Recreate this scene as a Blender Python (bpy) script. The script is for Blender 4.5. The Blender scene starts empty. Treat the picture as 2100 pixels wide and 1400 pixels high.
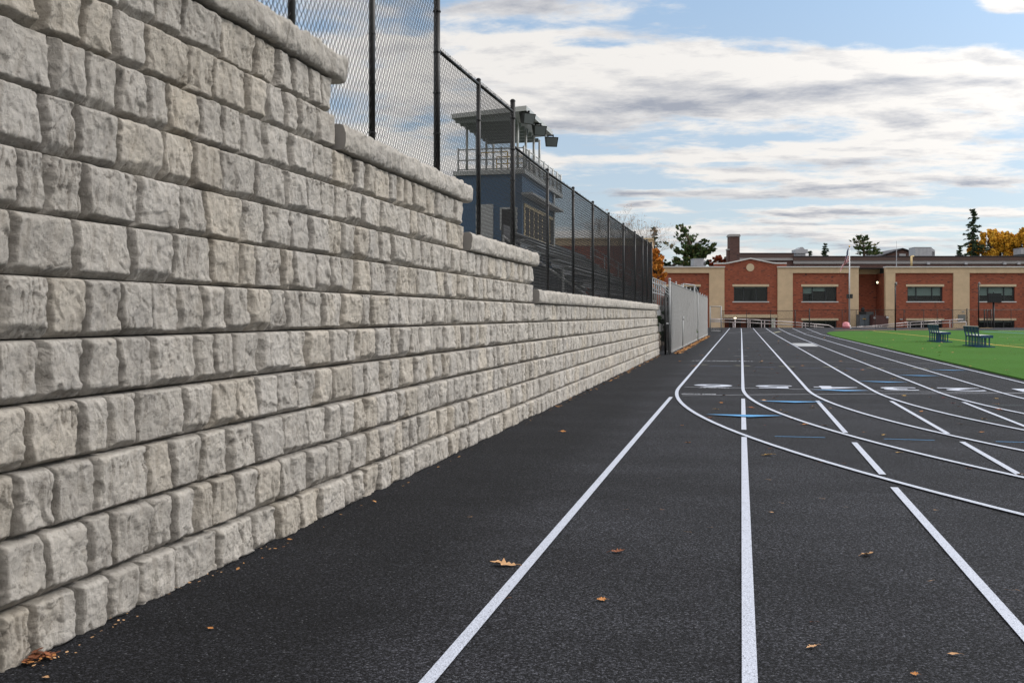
import bpy, math, random
import numpy as np
from math import sin, cos, pi, radians as R
from mathutils import Vector, Matrix
random.seed(7)
C = bpy.context.scene.collection
F = 2042.0          # focal length in units of the 2100 px wide photograph
CH = 1.3            # camera height
HY = 646.0          # horizon row
SA, CA = 0.2243, 0.9745   # direction of the running track

# ------------------------------------------------------------------ camera
cam = bpy.data.cameras.new('camera'); co = bpy.data.objects.new('camera', cam); C.objects.link(co)
co.location = (0, 0, CH); co.rotation_euler = (R(90), 0, 0)
cam.sensor_width = 36; cam.lens = 36*F/2100; cam.shift_y = -(700-HY)/2100
cam.clip_start = .05; cam.clip_end = 3000
bpy.context.scene.camera = co
sc = bpy.context.scene
sc.view_settings.view_transform = 'Standard'; sc.view_settings.look = 'None'
sc.view_settings.exposure = 0.0; sc.view_settings.gamma = 1
sc.cycles.use_denoising = True
sc.cycles.max_bounces = 4; sc.cycles.diffuse_bounces = 3; sc.cycles.glossy_bounces = 2; sc.cycles.transparent_max_bounces = 16

# ------------------------------------------------------------------ node helpers
class NT:
    def __init__(s, tree): s.t = tree; s.n = tree.nodes; s.l = tree.links
    def new(s, typ, **kw):
        n = s.n.new(typ)
        for k, v in kw.items(): setattr(n, k, v)
        return n
    def put(s, node, i, v):
        sock = node.inputs[i]
        if isinstance(v, bpy.types.NodeSocket): s.l.new(v, sock)
        elif v is not None:
            if isinstance(v, (tuple, list)) and len(v) == 3 and sock.type == 'RGBA': v = (*v, 1)
            sock.default_value = v
    def m(s, op, a, b=None, c=None, clamp=False):
        n = s.new('ShaderNodeMath', operation=op); n.use_clamp = clamp
        s.put(n, 0, a); s.put(n, 1, b)
        if c is not None: s.put(n, 2, c)
        return n.outputs[0]
    def vm(s, op, a, b=None, scale=None):
        n = s.new('ShaderNodeVectorMath', operation=op); s.put(n, 0, a)
        if b is not None: s.put(n, 1, b)
        if scale is not None: s.put(n, 3, scale)
        return n.outputs['Value'] if op in ('DOT_PRODUCT', 'LENGTH') else n.outputs[0]
    def mix(s, f, a, b, blend='MIX'):
        n = s.new('ShaderNodeMix', data_type='RGBA', blend_type=blend)
        s.put(n, 0, f); s.put(n, 6, a); s.put(n, 7, b); return n.outputs[2]
    def noise(s, vec, scale, detail=2, rough=.5, dist=0, col=False):
        n = s.new('ShaderNodeTexNoise'); s.put(n, 'Vector', vec); s.put(n, 'Scale', scale)
        s.put(n, 'Detail', detail); s.put(n, 'Roughness', rough); s.put(n, 'Distortion', dist)
        return n.outputs['Color' if col else 'Fac']
    def rng(s, v, a, b, c=0, d=1, smooth=False):
        n = s.new('ShaderNodeMapRange'); n.interpolation_type = 'SMOOTHSTEP' if smooth else 'LINEAR'
        for i, x in enumerate((v, a, b, c, d)): s.put(n, i, x)
        return n.outputs[0]
    def comb(s, x, y, z):
        n = s.new('ShaderNodeCombineXYZ')
        s.put(n, 0, x); s.put(n, 1, y); s.put(n, 2, z); return n.outputs[0]
    def sep(s, v):
        n = s.new('ShaderNodeSeparateXYZ'); s.put(n, 0, v); return n.outputs

# ------------------------------------------------------------------ world: evening sky with broken stratocumulus
SUN_EL, SUN_AZ = 38, 74        # azimuth clockwise from +Y (the view direction)
w = bpy.data.worlds.new('World'); sc.world = w; w.use_nodes = True
k = NT(w.node_tree); k.n.clear()
geo = k.new('ShaderNodeTexCoord'); D = geo.outputs['Generated']
dx, dy, dz = k.sep(D)
sky = k.new('ShaderNodeTexSky'); sky.sky_type = 'NISHITA'; sky.sun_disc = False
sky.sun_elevation = R(SUN_EL); sky.sun_rotation = R(SUN_AZ); sky.altitude = 200; sky.air_density = 1.0; sky.dust_density = .6
zc = k.m('MAXIMUM', dz, 0.0)
grad = k.mix(k.rng(zc, 0, .34, 0, 1), (.68, .765, .80), (.385, .57, .82))
base = k.mix(.72, k.vm('SCALE', sky.outputs[0], scale=.10), grad)
yy = k.m('MAXIMUM', dy, .05)
zd = k.m('ADD', zc, .10)
pl = k.comb(k.m('MULTIPLY', k.m('DIVIDE', dx, zd), .72), k.m('DIVIDE', dy, zd), 0)
U = k.m('DIVIDE', dx, yy); V = k.m('DIVIDE', dz, yy)
# ragged warp of the hand-placed banks
wn = k.noise(pl, 2.2, 5, .6, col=True); wr, wg, wb = k.sep(wn)
Uw = k.m('ADD', U, k.m('MULTIPLY', k.m('SUBTRACT', wr, .5), .10))
Vw = k.m('ADD', V, k.m('MULTIPLY', k.m('SUBTRACT', wg, .5), .030))
def banks(lst):
    tot = None
    for (px, py, rx, ry, amp) in lst:
        a = k.m('DIVIDE', k.m('SUBTRACT', Uw, (px-1050)/F), rx/F)
        b = k.m('DIVIDE', k.m('SUBTRACT', Vw, (HY-py)/F), ry/F)
        q = k.m('ADD', k.m('MULTIPLY', a, a), k.m('MULTIPLY', b, b))
        g = k.m('MULTIPLY', k.m('EXPONENT', k.m('MULTIPLY', q, -1.0)), amp)
        tot = g if tot is None else k.m('ADD', tot, g)
    return tot
cover = k.m('MULTIPLY', .84, banks([(1050, 20, 330, 34, .40), (1000, 75, 280, 22, .28), (1650, 128, 560, 42, .46), (1150, 125, 240, 26, .28), (1420, 205, 420, 55, .55),
               (1800, 185, 480, 40, .45), (1880, 255, 150, 30, .40), (1250, 330, 130, 14, .30), (1440, 322, 110, 12, .30),
               (1700, 300, 260, 22, .26), (1950, 320, 220, 30, .30), (1650, 365, 260, 22, .30), (1720, 392, 190, 13, .45), (1400, 400, 200, 14, .26),
               (1690, 438, 160, 12, .40), (1320, 425, 60, 9, .35), (2070, 8, 70, 22, .45), (1500, 480, 500, 16, .22), (2040, 375, 90, 10, .35), (2000, 430, 240, 8, .25),
               (1700, 520, 700, 18, .20), (1250, 470, 300, 14, .16), (1560, 455, 160, 8, .22), (1880, 470, 220, 10, .22), (1480, 360, 150, 9, .2), (760, 330, 260, 90, .45), (700, 120, 300, 60, .20),
               (1750, 45, 480, 40, -.45), (1130, 290, 150, 16, -.30), (1300, 375, 180, 12, -.2), (1400, 450, 300, 10, -.15), (1560, 105, 120, 10, -.18), (1250, 95, 120, 10, -.15), (1950, 225, 110, 7, -.2), (1520, 285, 160, 9, -.22)]))
n1 = k.noise(pl, 2.3, 10, .64, .15)
n2 = k.noise(k.vm('ADD', pl, (.0, .09, 0)), 2.3, 10, .64, .15)
dens = k.m('ADD', k.m('ADD', n1, cover), k.m('MULTIPLY', k.m('SUBTRACT', k.noise(pl, 6.5, 8, .64, .2), .5), .55))
alpha = k.rng(dens, .49, .73, 0, 1, True)
gbank = banks([(1020, 12, 300, 24, .62), (1300, 228, 230, 26, .75), (1560, 190, 260, 22, .55), (1950, 167, 260, 12, .45), (1190, 262, 120, 12, .5),
               (1855, 252, 75, 17, .75), (1770, 330, 120, 11, .40), (1730, 388, 170, 9, .8), (1560, 405, 120, 8, .55), (1690, 438, 140, 7, .7),
               (1310, 424, 50, 6, .7), (1650, 462, 140, 6, .5), (2040, 373, 70, 7, .6), (1340, 396, 130, 6, .55), (1200, 405, 120, 12, .5),
               (1780, 508, 300, 12, .5), (1560, 490, 200, 8, .35), (1250, 500, 200, 14, .3)])
edge = k.m('MULTIPLY', k.m('SUBTRACT', n1, n2), 2.8)
gsh = k.m('ADD', k.m('ADD', gbank, edge), k.m('MULTIPLY', k.m('SUBTRACT', k.noise(pl, 3.5, 5, .55), .5), .5))
gsh = k.rng(gsh, .02, .85, 0, 1)
ccol = k.mix(gsh, (.89, .86, .825), (.37, .395, .46))
vis = k.mix(k.m('MULTIPLY', alpha, .97), base, ccol)
# brighter sky round the (veiled) sun, high on the right
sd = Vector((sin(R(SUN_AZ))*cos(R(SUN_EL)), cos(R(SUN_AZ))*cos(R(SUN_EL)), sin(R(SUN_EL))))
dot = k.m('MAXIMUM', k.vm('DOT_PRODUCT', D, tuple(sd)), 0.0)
# overhead and behind, unseen: warm grey cloud deck added to neutralise the blue light
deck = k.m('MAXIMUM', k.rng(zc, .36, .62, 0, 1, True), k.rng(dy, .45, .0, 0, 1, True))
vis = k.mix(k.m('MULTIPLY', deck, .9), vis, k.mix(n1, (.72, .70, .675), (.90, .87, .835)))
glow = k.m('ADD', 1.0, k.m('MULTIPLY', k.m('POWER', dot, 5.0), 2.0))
up = k.rng(zc, .40, .9, 0, .8)  # unseen overhead sky lifted to brighten the scene
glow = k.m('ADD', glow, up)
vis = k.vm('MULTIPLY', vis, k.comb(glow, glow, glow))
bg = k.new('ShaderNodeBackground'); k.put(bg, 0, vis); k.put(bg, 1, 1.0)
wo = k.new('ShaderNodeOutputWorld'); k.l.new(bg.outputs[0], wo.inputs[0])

sl = bpy.data.lights.new('sun', 'SUN'); so = bpy.data.objects.new('sun', sl); C.objects.link(so)
sl.energy = 1.8; sl.angle = R(16); sl.color = (1, .94, .87)
so.rotation_euler = sd.to_track_quat('Z', 'Y').to_euler()

# ------------------------------------------------------------------ placing helpers
def W(s, t, z=0.0):                       # track frame -> world
    return (s*SA + t*CA, s*CA - t*SA, z)
def ST(x, y): return (x*SA + y*CA, x*CA - y*SA)
def G(px, py, z=0.0):                     # a point of the level ground
    Y = CH*F/(py-HY); return ((px-1050)/F*Y, Y)
def gst(px, py): return ST(*G(px, py))
def P(px, py, Y): return ((px-1050)/F*Y, Y, CH-(py-HY)/F*Y)

def tag(o, label=None, cat=None, group=None, kind=None):
    if label: o['label'] = label
    if cat: o['category'] = cat
    if group: o['group'] = group
    if kind: o['kind'] = kind
    return o
def empty(name, loc, label=None, cat=None, group=None):
    o = bpy.data.objects.new(name, None); C.objects.link(o); o.location = loc; o.empty_display_size = .2
    return tag(o, label, cat, group)
def origin(p):
    v = Vector((0, 0, 0))
    while p is not None: v += p.location; p = p.parent
    return v
def nmesh(name, V, Fq, mat, parent=None, smooth=False, loc=None, attrs=None):
    """V (n,3) array in world coordinates, Fq list/array of faces (arrays of equal width allowed)"""
    V = np.asarray(V, dtype=np.float32).reshape(-1, 3)
    if loc is not None: off = np.array(loc, dtype=np.float32)
    else: off = np.array(origin(parent), dtype=np.float32)
    V = V - off
    me = bpy.data.meshes.new(name)
    if isinstance(Fq, np.ndarray):
        nf, wd = Fq.shape
        me.vertices.add(len(V)); me.vertices.foreach_set('co', V.ravel())
        me.loops.add(nf*wd); me.loops.foreach_set('vertex_index', Fq.astype(np.int32).ravel())
        me.polygons.add(nf); me.polygons.foreach_set('loop_start', np.arange(0, nf*wd, wd, dtype=np.int32))
        me.update(calc_edges=True)
    else:
        me.from_pydata(V.tolist(), [], Fq); me.update()
    if attrs:
        for an, arr in attrs.items():
            if arr.ndim == 1:
                a = me.attributes.new(an, 'FLOAT', 'POINT'); a.data.foreach_set('value', arr.astype(np.float32))
            else:
                a = me.attributes.new(an, 'FLOAT_VECTOR', 'POINT'); a.data.foreach_set('vector', arr.astype(np.float32).ravel())
    me.materials.append(mat)
    if smooth: me.polygons.foreach_set('use_smooth', [True]*len(me.polygons))
    o = bpy.data.objects.new(name, me); C.objects.link(o)
    if loc is not None: o.location = loc
    if parent is not None: o.parent = parent
    return o

class MB:
    def __init__(s): s.v = []; s.f = []
    def add(s, vs, fs):
        b = len(s.v); s.v += [tuple(v) for v in vs]; s.f += [tuple(i+b for i in f) for f in fs]; return s
    def box(s, c, d, rz=0, M=None, taper=0):
        x, y, z = d[0]/2, d[1]/2, d[2]/2; vs = []
        for sz in (-1, 1):
            q = 1-taper if sz > 0 else 1
            for sx, sy in ((-1, -1), (1, -1), (1, 1), (-1, 1)):
                p = Vector((sx*x*q, sy*y*q, sz*z))
                if M is not None: p = M @ p
                if rz: p = Matrix.Rotation(rz, 3, 'Z') @ p
                vs.append((p.x+c[0], p.y+c[1], p.z+c[2]))
        return s.add(vs, [(3, 2, 1, 0), (4, 5, 6, 7), (0, 1, 5, 4), (1, 2, 6, 5), (2, 3, 7, 6), (3, 0, 4, 7)])
    def bb(s, x0, x1, y0, y1, z0, z1): return s.box(((x0+x1)/2, (y0+y1)/2, (z0+z1)/2), (abs(x1-x0), abs(y1-y0), abs(z1-z0)))
    def tbox(s, s0, s1, t0, t1, z0, z1):   # box in the track frame
        vs = [W(a, b, c) for c in (z0, z1) for a, b in ((s0, t0), (s0, t1), (s1, t1), (s1, t0))]
        return s.add(vs, [(3, 2, 1, 0), (4, 5, 6, 7), (0, 1, 5, 4), (1, 2, 6, 5), (2, 3, 7, 6), (3, 0, 4, 7)])
    def tube(s, p, q, r, n=8, r2=None, caps=True):
        p, q = Vector(p), Vector(q); d = (q-p).normalized(); r2 = r if r2 is None else r2
        a = d.orthogonal().normalized(); b = d.cross(a); vs = []
        for pt, rr in ((p, r), (q, r2)):
            for i in range(n):
                th = 2*pi*i/n; vs.append(pt + a*cos(th)*rr + b*sin(th)*rr)
        fs = [(i, (i+1) % n, n+(i+1) % n, n+i) for i in range(n)]
        if caps: fs += [tuple(range(n-1, -1, -1)), tuple(range(n, 2*n))]
        return s.add(vs, fs)
    def path(s, pts, r, n=6):
        for a, b in zip(pts[:-1], pts[1:]): s.tube(a, b, r, n)
        return s
    def sphere(s, c, r, nu=10, nv=6, sz=1):
        vs = [(c[0], c[1], c[2]+r*sz)]
        for j in range(1, nv):
            for i in range(nu):
                vs.append((c[0]+r*sin(pi*j/nv)*cos(2*pi*i/nu), c[1]+r*sin(pi*j/nv)*sin(2*pi*i/nu), c[2]+r*sz*cos(pi*j/nv)))
        vs.append((c[0], c[1], c[2]-r*sz)); fs = []
        for i in range(nu): fs.append((0, 1+i, 1+(i+1) % nu))
        for j in range(nv-2):
            for i in range(nu): fs.append((1+j*nu+i, 1+(j+1)*nu+i, 1+(j+1)*nu+(i+1) % nu, 1+j*nu+(i+1) % nu))
        L = len(vs)-1
        for i in range(nu): fs.append((1+(nv-2)*nu+i, L, 1+(nv-2)*nu+(i+1) % nu))
        return s.add(vs, fs)
    def prism(s, outline, y0, y1):          # outline in (x,z), extruded along y
        n = len(outline); vs = [(x, y0, z) for x, z in outline]+[(x, y1, z) for x, z in outline]
        return s.add(vs, [tuple(range(n)), tuple(range(2*n-1, n-1, -1))]+[(i, n+i, n+(i+1) % n, (i+1) % n) for i in range(n)])
    def sheet(s, pts, z): return s.add([(x, y, z) for x, y in pts], [tuple(range(len(pts)))])
    def build(s, name, mat, parent=None, smooth=False, loc=None):
        return nmesh(name, s.v, s.f, mat, parent, smooth, loc)

# ------------------------------------------------------------------ materials
M = {}
def pmat(name, col, rough=.6, metal=0, var=0, vscale=3, bump=0, bscale=60, spec=.5, dirt=None, emit=None):
    m = bpy.data.materials.new(name); m.use_nodes = True; t = NT(m.node_tree); b = t.n['Principled BSDF']
    t.put(b, 'Base Color', (*col, 1)); t.put(b, 'Roughness', rough); t.put(b, 'Metallic', metal); t.put(b, 'Specular IOR Level', spec)
    ob = t.new('ShaderNodeTexCoord').outputs['Object']
    if var:
        n = t.noise(ob, vscale, 6, .6)
        f = t.rng(n, .3, .7, 1-var, 1+var)
        c = t.vm('SCALE', (*col,), scale=f)
        if dirt is not None: c = t.mix(t.rng(t.noise(ob, vscale*.4, 8, .7), .5, .75, 0, .7), c, dirt)
        t.put(b, 'Base Color', c)
        t.put(b, 'Roughness', t.rng(n, .3, .7, max(0, rough-.1), min(1, rough+.1)))
    if bump:
        bn = t.new('ShaderNodeBump'); t.put(bn, 'Strength', .5); t.put(bn, 'Distance', bump); t.put(bn, 'Height', t.noise(ob, bscale, 5, .6))
        t.put(b, 'Normal', bn.outputs[0])
    if emit: t.put(b, 'Emission Color', (*emit[0], 1)); t.put(b, 'Emission Strength', emit[1])
    M[name] = m; return m
pmat('black_metal', (.006, .006, .007), .45, spec=.3, metal=0, var=.2, vscale=4)
pmat('black_wire', (.008, .009, .012), .5, spec=.35)
pmat('galvanized', (.30, .31, .32), .55, .3, .15, 6)
pmat('galv_wire', (.52, .52, .52), .55, .2)
pmat('tan_stone', (.60, .455, .305), .85, 0, .10, 1.2, dirt=(.50, .38, .25))
pmat('white_coping', (.62, .62, .63), .5, 0, .08, 1)
pmat('lintel', (.58, .47, .33), .8, 0, .08, 2)
pmat('dark_frame', (.022, .028, .034), .45)
pmat('interior', (.012, .012, .013), .9)
pmat('blind', (.36, .42, .40), .8, 0, .05, 1)
pmat('brown_trim', (.105, .065, .055), .7, 0, .15, .6)
pmat('grey_band', (.33, .32, .32), .7, 0, .10, .5)
pmat('hvac', (.42, .43, .46), .5, .2, .12, 1.5)
pmat('hvac_dark', (.06, .065, .07), .7)
pmat('roof_dark', (.045, .045, .055), .8)
pmat('pink_pipe', (.50, .45, .46), .45, .2, .08, 3)
pmat('blue_paint', (.009, .058, .16), .5, 0, .12, 3)
pmat('bench_plank', (.62, .61, .56), .45, .3, .08, 5)
pmat('pressbox_blue', (.034, .10, .20), .55, 0, .12, 1.5)
pmat('pressbox_trim', (.46, .47, .48), .5, 0, .08, 2)
pmat('roof_white', (.40, .41, .41), .5, .1, .08, 2)
pmat('roof_under', (.20, .225, .225), .6, 0, .08, 2)
pmat('yellow_pipe', (.65, .42, .04), .45)
pmat('cream', (.60, .47, .27), .6)
pmat('aluminium', (.36, .36, .37), .4, .65, .15, 3)
pmat('under_dark', (.05, .05, .055), .7, 0, .3, 2)
pmat('flag_red', (.48, .02, .035), .8); pmat('flag_white', (.75, .75, .78), .8); pmat('flag_blue', (.015, .025, .10), .8)
pmat('pole_white', (.50, .51, .53), .35, .3)
pmat('gold', (.70, .42, .08), .3, .8)
pmat('pink_tub', (.62, .22, .26), .5, 0, .1, 5)
pmat('blue_bin', (.03, .10, .28), .5)
pmat('bark', (.09, .065, .05), .9, 0, .3, 3, .02, 20)
pmat('bark_pale', (.22, .19, .17), .9, 0, .3, 3)
pmat('lamp_lit', (.9, .85, .7), .4, emit=((1, .86, .55), 4.0))
pmat('earth', (.09, .065, .045), .95, 0, .4, 2, .03, 14)
pmat('bank_grass', (.05, .065, .03), .95, 0, .4, 1.5, .03, 20)
pmat('sawn_face', (.27, .255, .24), .9, 0, .08, 5, .003, 120)
pmat('speaker_black', (.018, .019, .021), .5); pmat('speaker_grey', (.10, .11, .12), .5)
pmat('rubber_patch', (.30, .31, .33), .8, 0, .12, 4)

def glass_mat():
    m = bpy.data.materials.new('window_glass'); m.use_nodes = True; t = NT(m.node_tree); t.n.clear()
    tr = t.new('ShaderNodeBsdfTransparent'); t.put(tr, 0, (.75, .80, .80, 1)); gl = t.new('ShaderNodeBsdfGlossy'); t.put(gl, 'Roughness', .03)
    mx = t.new('ShaderNodeMixShader'); t.put(mx, 0, .02); t.l.new(tr.outputs[0], mx.inputs[1]); t.l.new(gl.outputs[0], mx.inputs[2])
    o = t.new('ShaderNodeOutputMaterial'); t.l.new(mx.outputs[0], o.inputs[0]); M['glass'] = m
glass_mat()
def brick_mat(name, c1, c2, cm, sx=1.0):
    m = bpy.data.materials.new(name); m.use_nodes = True; t = NT(m.node_tree); b = t.n['Principled BSDF']
    ob = t.new('ShaderNodeTexCoord').outputs['Object']; x, y, z = t.sep(ob)
    v = t.comb(t.m('ADD', x, y), z, 0)
    br = t.new('ShaderNodeTexBrick'); t.put(br, 'Vector', v); t.put(br, 'Color1', (*c1, 1)); t.put(br, 'Color2', (*c2, 1)); t.put(br, 'Mortar', (*cm, 1))
    t.put(br, 'Scale', 1.0); t.put(br, 'Mortar Size', .012); t.put(br, 'Brick Width', .26*sx); t.put(br, 'Row Height', .095*sx); t.put(br, 'Bias', -.1)
    # darker clinker bricks here and there, one cell in some dozens
    cell = t.comb(t.m('FLOOR', t.m('DIVIDE', t.m('ADD', x, y), .26*sx)), t.m('FLOOR', t.m('DIVIDE', z, .095*sx)), 0)
    wn = t.new('ShaderNodeTexWhiteNoise'); wn.noise_dimensions = '2D'; t.put(wn, 'Vector', cell)
    dk = t.rng(wn.outputs[0], .955, .965, 0, .75)
    mid = t.rng(wn.outputs[0], .0, 1., .82, 1.15)
    c = t.vm('MULTIPLY', br.outputs[0], t.comb(mid, mid, mid))
    c = t.mix(dk, c, (.035, .03, .035))
    st = t.noise(ob, .35, 6, .6)
    c = t.mix(t.rng(st, .45, .75, 0, .25), c, (.09, .03, .02))
    t.put(b, 'Base Color', c); t.put(b, 'Roughness', .9)
    bp = t.new('ShaderNodeBump'); t.put(bp, 'Strength', .4); t.put(bp, 'Distance', .01); t.put(bp, 'Height', br.outputs['Fac']); bp.invert = True
    t.put(b, 'Normal', bp.outputs[0]); M[name] = m
brick_mat('brick', (.33, .076, .040), (.25, .057, .032), (.30, .13, .08))
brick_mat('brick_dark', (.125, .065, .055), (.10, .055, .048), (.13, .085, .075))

def track_mat():
    m = bpy.data.materials.new('track_rubber'); m.use_nodes = True; t = NT(m.node_tree); b = t.n['Principled BSDF']
    ob = t.new('ShaderNodeTexCoord').outputs['Object']
    vo = t.new('ShaderNodeTexVoronoi'); t.put(vo, 'Vector', ob); t.put(vo, 'Scale', 145.0); t.put(vo, 'Randomness', 1.0)
    cr, cg, cb = t.sep(vo.outputs['Color'])
    n = t.noise(ob, 420, 3, .7)
    big = t.noise(ob, 0.55, 5, .6)
    xs, ys, zs = t.sep(ob)
    lng = t.noise(t.comb(t.m('MULTIPLY', t.m('ADD', t.m('MULTIPLY', xs, CA), t.m('MULTIPLY', ys, -SA)), .5), t.m('MULTIPLY', t.m('ADD', t.m('MULTIPLY', xs, SA), t.m('MULTIPLY', ys, CA)), 1.1), 0), 1.0, 4, .6)
    f = t.m('ADD', t.m('MULTIPLY', t.m('POWER', cr, 2.5), .050), t.m('MULTIPLY', n, .006))
    f = t.m('MULTIPLY', f, t.rng(big, .3, .7, .8, 1.2)); f = t.m('MULTIPLY', f, t.rng(lng, .35, .65, .72, 1.28))
    clump = t.noise(ob, 62, 4, .75)
    f = t.m('MULTIPLY', f, t.rng(clump, .40, .62, .25, 2.1))
    lat = t.m('ADD', t.m('MULTIPLY', xs, CA), t.m('MULTIPLY', ys, -SA))      # newer, blacker strip paved along the wall
    lat = t.m('ADD', lat, t.m('MULTIPLY', t.m('SUBTRACT', t.noise(ob, 1.2, 4, .6), .5), .5))
    f = t.m('MULTIPLY', f, t.rng(lat, -1.75, -1.15, .50, 1.0, True))
    f = t.m('ADD', f, .0015)
    col = t.vm('MULTIPLY', t.comb(f, f, f), (1.0, 1.03, 1.24))
    spk = t.rng(cg, .990, .994, 0, .5)
    col = t.mix(spk, col, (.16, .165, .18))
    t.put(b, 'Base Color', col); t.put(b, 'Roughness', .88); t.put(b, 'Specular IOR Level', .16)
    bp = t.new('ShaderNodeBump'); t.put(bp, 'Strength', .9); t.put(bp, 'Distance', .004)
    t.put(bp, 'Height', t.m('ADD', t.m('SUBTRACT', 1.0, t.m('MULTIPLY', vo.outputs['Distance'], 1.0)), t.m('MULTIPLY', cb, .6)))
    t.put(b, 'Normal', bp.outputs[0]); M['track'] = m
track_mat()
def paint_mat(name, col, wear=.12, mixd=0.0):
    m = bpy.data.materials.new(name); m.use_nodes = True; t = NT(m.node_tree); b = t.n['Principled BSDF']
    ob = t.new('ShaderNodeTexCoord').outputs['Object']
    vo = t.new('ShaderNodeTexVoronoi'); t.put(vo, 'Vector', ob); t.put(vo, 'Scale', 150.0)
    cr, cg, cb = t.sep(vo.outputs['Color'])
    n = t.noise(ob, 180, 4, .7); n2 = t.noise(ob, 4, 5, .6)
    msk = t.rng(t.m('ADD', t.m('MULTIPLY', n, .8), t.m('MULTIPLY', n2, .25)), .56, .68, 0, wear*4)
    c = t.vm('SCALE', (*col,), scale=t.rng(cr, 0, 1, .82, 1.06))
    msk = t.m('MAXIMUM', msk, t.rng(cg, .90, .93, 0, wear*4.5)); c = t.mix(t.m('MINIMUM', t.m('ADD', msk, mixd), 1.0), c, (.06, .06, .07))
    t.put(b, 'Base Color', c); t.put(b, 'Roughness', .65)
    bp = t.new('ShaderNodeBump'); t.put(bp, 'Strength', .7); t.put(bp, 'Distance', .003); t.put(bp, 'Height', t.m('ADD', vo.outputs['Distance'], t.m('MULTIPLY', cb, .5)))
    t.put(b, 'Normal', bp.outputs[0]); M[name] = m
paint_mat('paint_white', (.47, .505, .60), .10)
paint_mat('paint_thin', (.50, .52, .58), .18, .12)
paint_mat('paint_faint', (.40, .42, .46), .2, .60)
paint_mat('paint_blue', (.06, .30, .62), .14, .05)
paint_mat('paint_blue_faint', (.07, .16, .42), .2, .45)
paint_mat('paint_yellow_faint', (.36, .33, .14), .2, .5)
paint_mat('paint_green_faint', (.04, .22, .16), .2, .65)
paint_mat('turf_yellow', (.60, .36, .03), .03)
paint_mat('turf_blue', (.08, .25, .45), .1, .1)
paint_mat('turf_white', (.6, .6, .6), .1, .1)

def turf_mat():
    m = bpy.data.materials.new('turf'); m.use_nodes = True; t = NT(m.node_tree); b = t.n['Principled BSDF']
    ob = t.new('ShaderNodeTexCoord').outputs['Object']
    n = t.noise(ob, 90, 4, .7); big = t.noise(ob, .25, 5, .6)
    c = t.mix(t.rng(n, .3, .7), (.026, .082, .007), (.056, .140, .015))
    c = t.mix(t.rng(t.noise(ob, 5, 6, .7), .5, .7, 0, .35), c, (.018, .060, .006)); c = t.mix(t.rng(big, .4, .65, 0, .45), c, (.05, .15, .022))
    t.put(b, 'Base Color', c); t.put(b, 'Roughness', .9); t.put(b, 'Specular IOR Level', .08)
    bp = t.new('ShaderNodeBump'); t.put(bp, 'Strength', .8); t.put(bp, 'Distance', .012); t.put(bp, 'Height', t.noise(ob, 120, 3, .7))
    t.put(b, 'Normal', bp.outputs[0]); M['turf'] = m
turf_mat()
def stone_mat():
    m = bpy.data.materials.new('cast_stone'); m.use_nodes = True; t = NT(m.node_tree); b = t.n['Principled BSDF']
    ob = t.new('ShaderNodeTexCoord').outputs['Object']
    at = t.new('ShaderNodeAttribute'); at.attribute_name = 'tint'; tv, tw, tc = t.sep(at.outputs['Vector'])
    n = t.noise(ob, 6, 7, .65, .4); nb = t.noise(ob, 1.3, 4, .6); nf = t.noise(ob, 45, 5, .7)
    xs, ys, zs = t.sep(ob)
    streak = t.noise(t.comb(t.m('MULTIPLY', xs, 22), t.m('MULTIPLY', ys, 22), t.m('MULTIPLY', zs, 5)), 1.0, 6, .65)
    c = t.mix(t.rng(n, .32, .66), (.38, .352, .318), (.53, .495, .448))
    c = t.mix(t.rng(nb, .42, .66, 0, .40), c, (.46, .44, .42))
    c = t.mix(t.rng(t.noise(ob, 3.1, 5, .6), .56, .72, 0, .35), c, (.46, .405, .325))
    c = t.mix(t.rng(streak, .58, .70, 0, .50), c, (.20, .185, .165))
    c = t.mix(t.rng(nf, .56, .66, 0, .50), c, (.15, .14, .13))
    c = t.mix(t.rng(t.noise(ob, 30, 6, .75), .58, .70, 0, .40), c, (.64, .61, .56))
    c = t.vm('SCALE', c, scale=t.rng(tv, 0, 1, .90, 1.08))
    c = t.mix(t.m('MULTIPLY', tw, .28), c, t.vm('MULTIPLY', c, (1.10, 1.0, .82)))
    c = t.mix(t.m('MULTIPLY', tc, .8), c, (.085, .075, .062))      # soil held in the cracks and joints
    t.put(b, 'Base Color', c); t.put(b, 'Roughness', .9); t.put(b, 'Specular IOR Level', .25)
    h = t.m('ADD', t.m('MULTIPLY', t.noise(ob, 60, 7, .78), .8), t.m('MULTIPLY', streak, .5))
    vo = t.new('ShaderNodeTexVoronoi'); t.put(vo, 'Vector', t.vm('ADD', ob, t.vm('SCALE', t.noise(ob, 9, 3, .6, col=True), scale=.06))); t.put(vo, 'Scale', 26.0)
    h = t.m('ADD', h, t.m('MULTIPLY', vo.outputs['Distance'], -.45))
    bp = t.new('ShaderNodeBump'); t.put(bp, 'Strength', 1.0); t.put(bp, 'Distance', .019); t.put(bp, 'Height', h)
    t.put(b, 'Normal', bp.outputs[0]); M['stone'] = m
stone_mat()
def leaf_mat(name, a, bcol, c3=None, rough=.75, sc_=.9):
    m = bpy.data.materials.new(name); m.use_nodes = True; t = NT(m.node_tree); b = t.n['Principled BSDF']
    ob = t.new('ShaderNodeTexCoord').outputs['Object']
    gi = t.new('ShaderNodeNewGeometry'); rnd = gi.outputs['Random Per Island']
    c = t.mix(t.rng(t.noise(ob, sc_, 4, .6), .35, .65), a, bcol)
    c = t.vm('SCALE', c, scale=t.rng(rnd, 0, 1, .55, 1.45))
    if c3: c = t.mix(t.rng(rnd, .8, .9, 0, .7), c, c3)
    t.put(b, 'Base Color', c); t.put(b, 'Roughness', rough); t.put(b, 'Specular IOR Level', .2); M[name] = m
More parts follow.
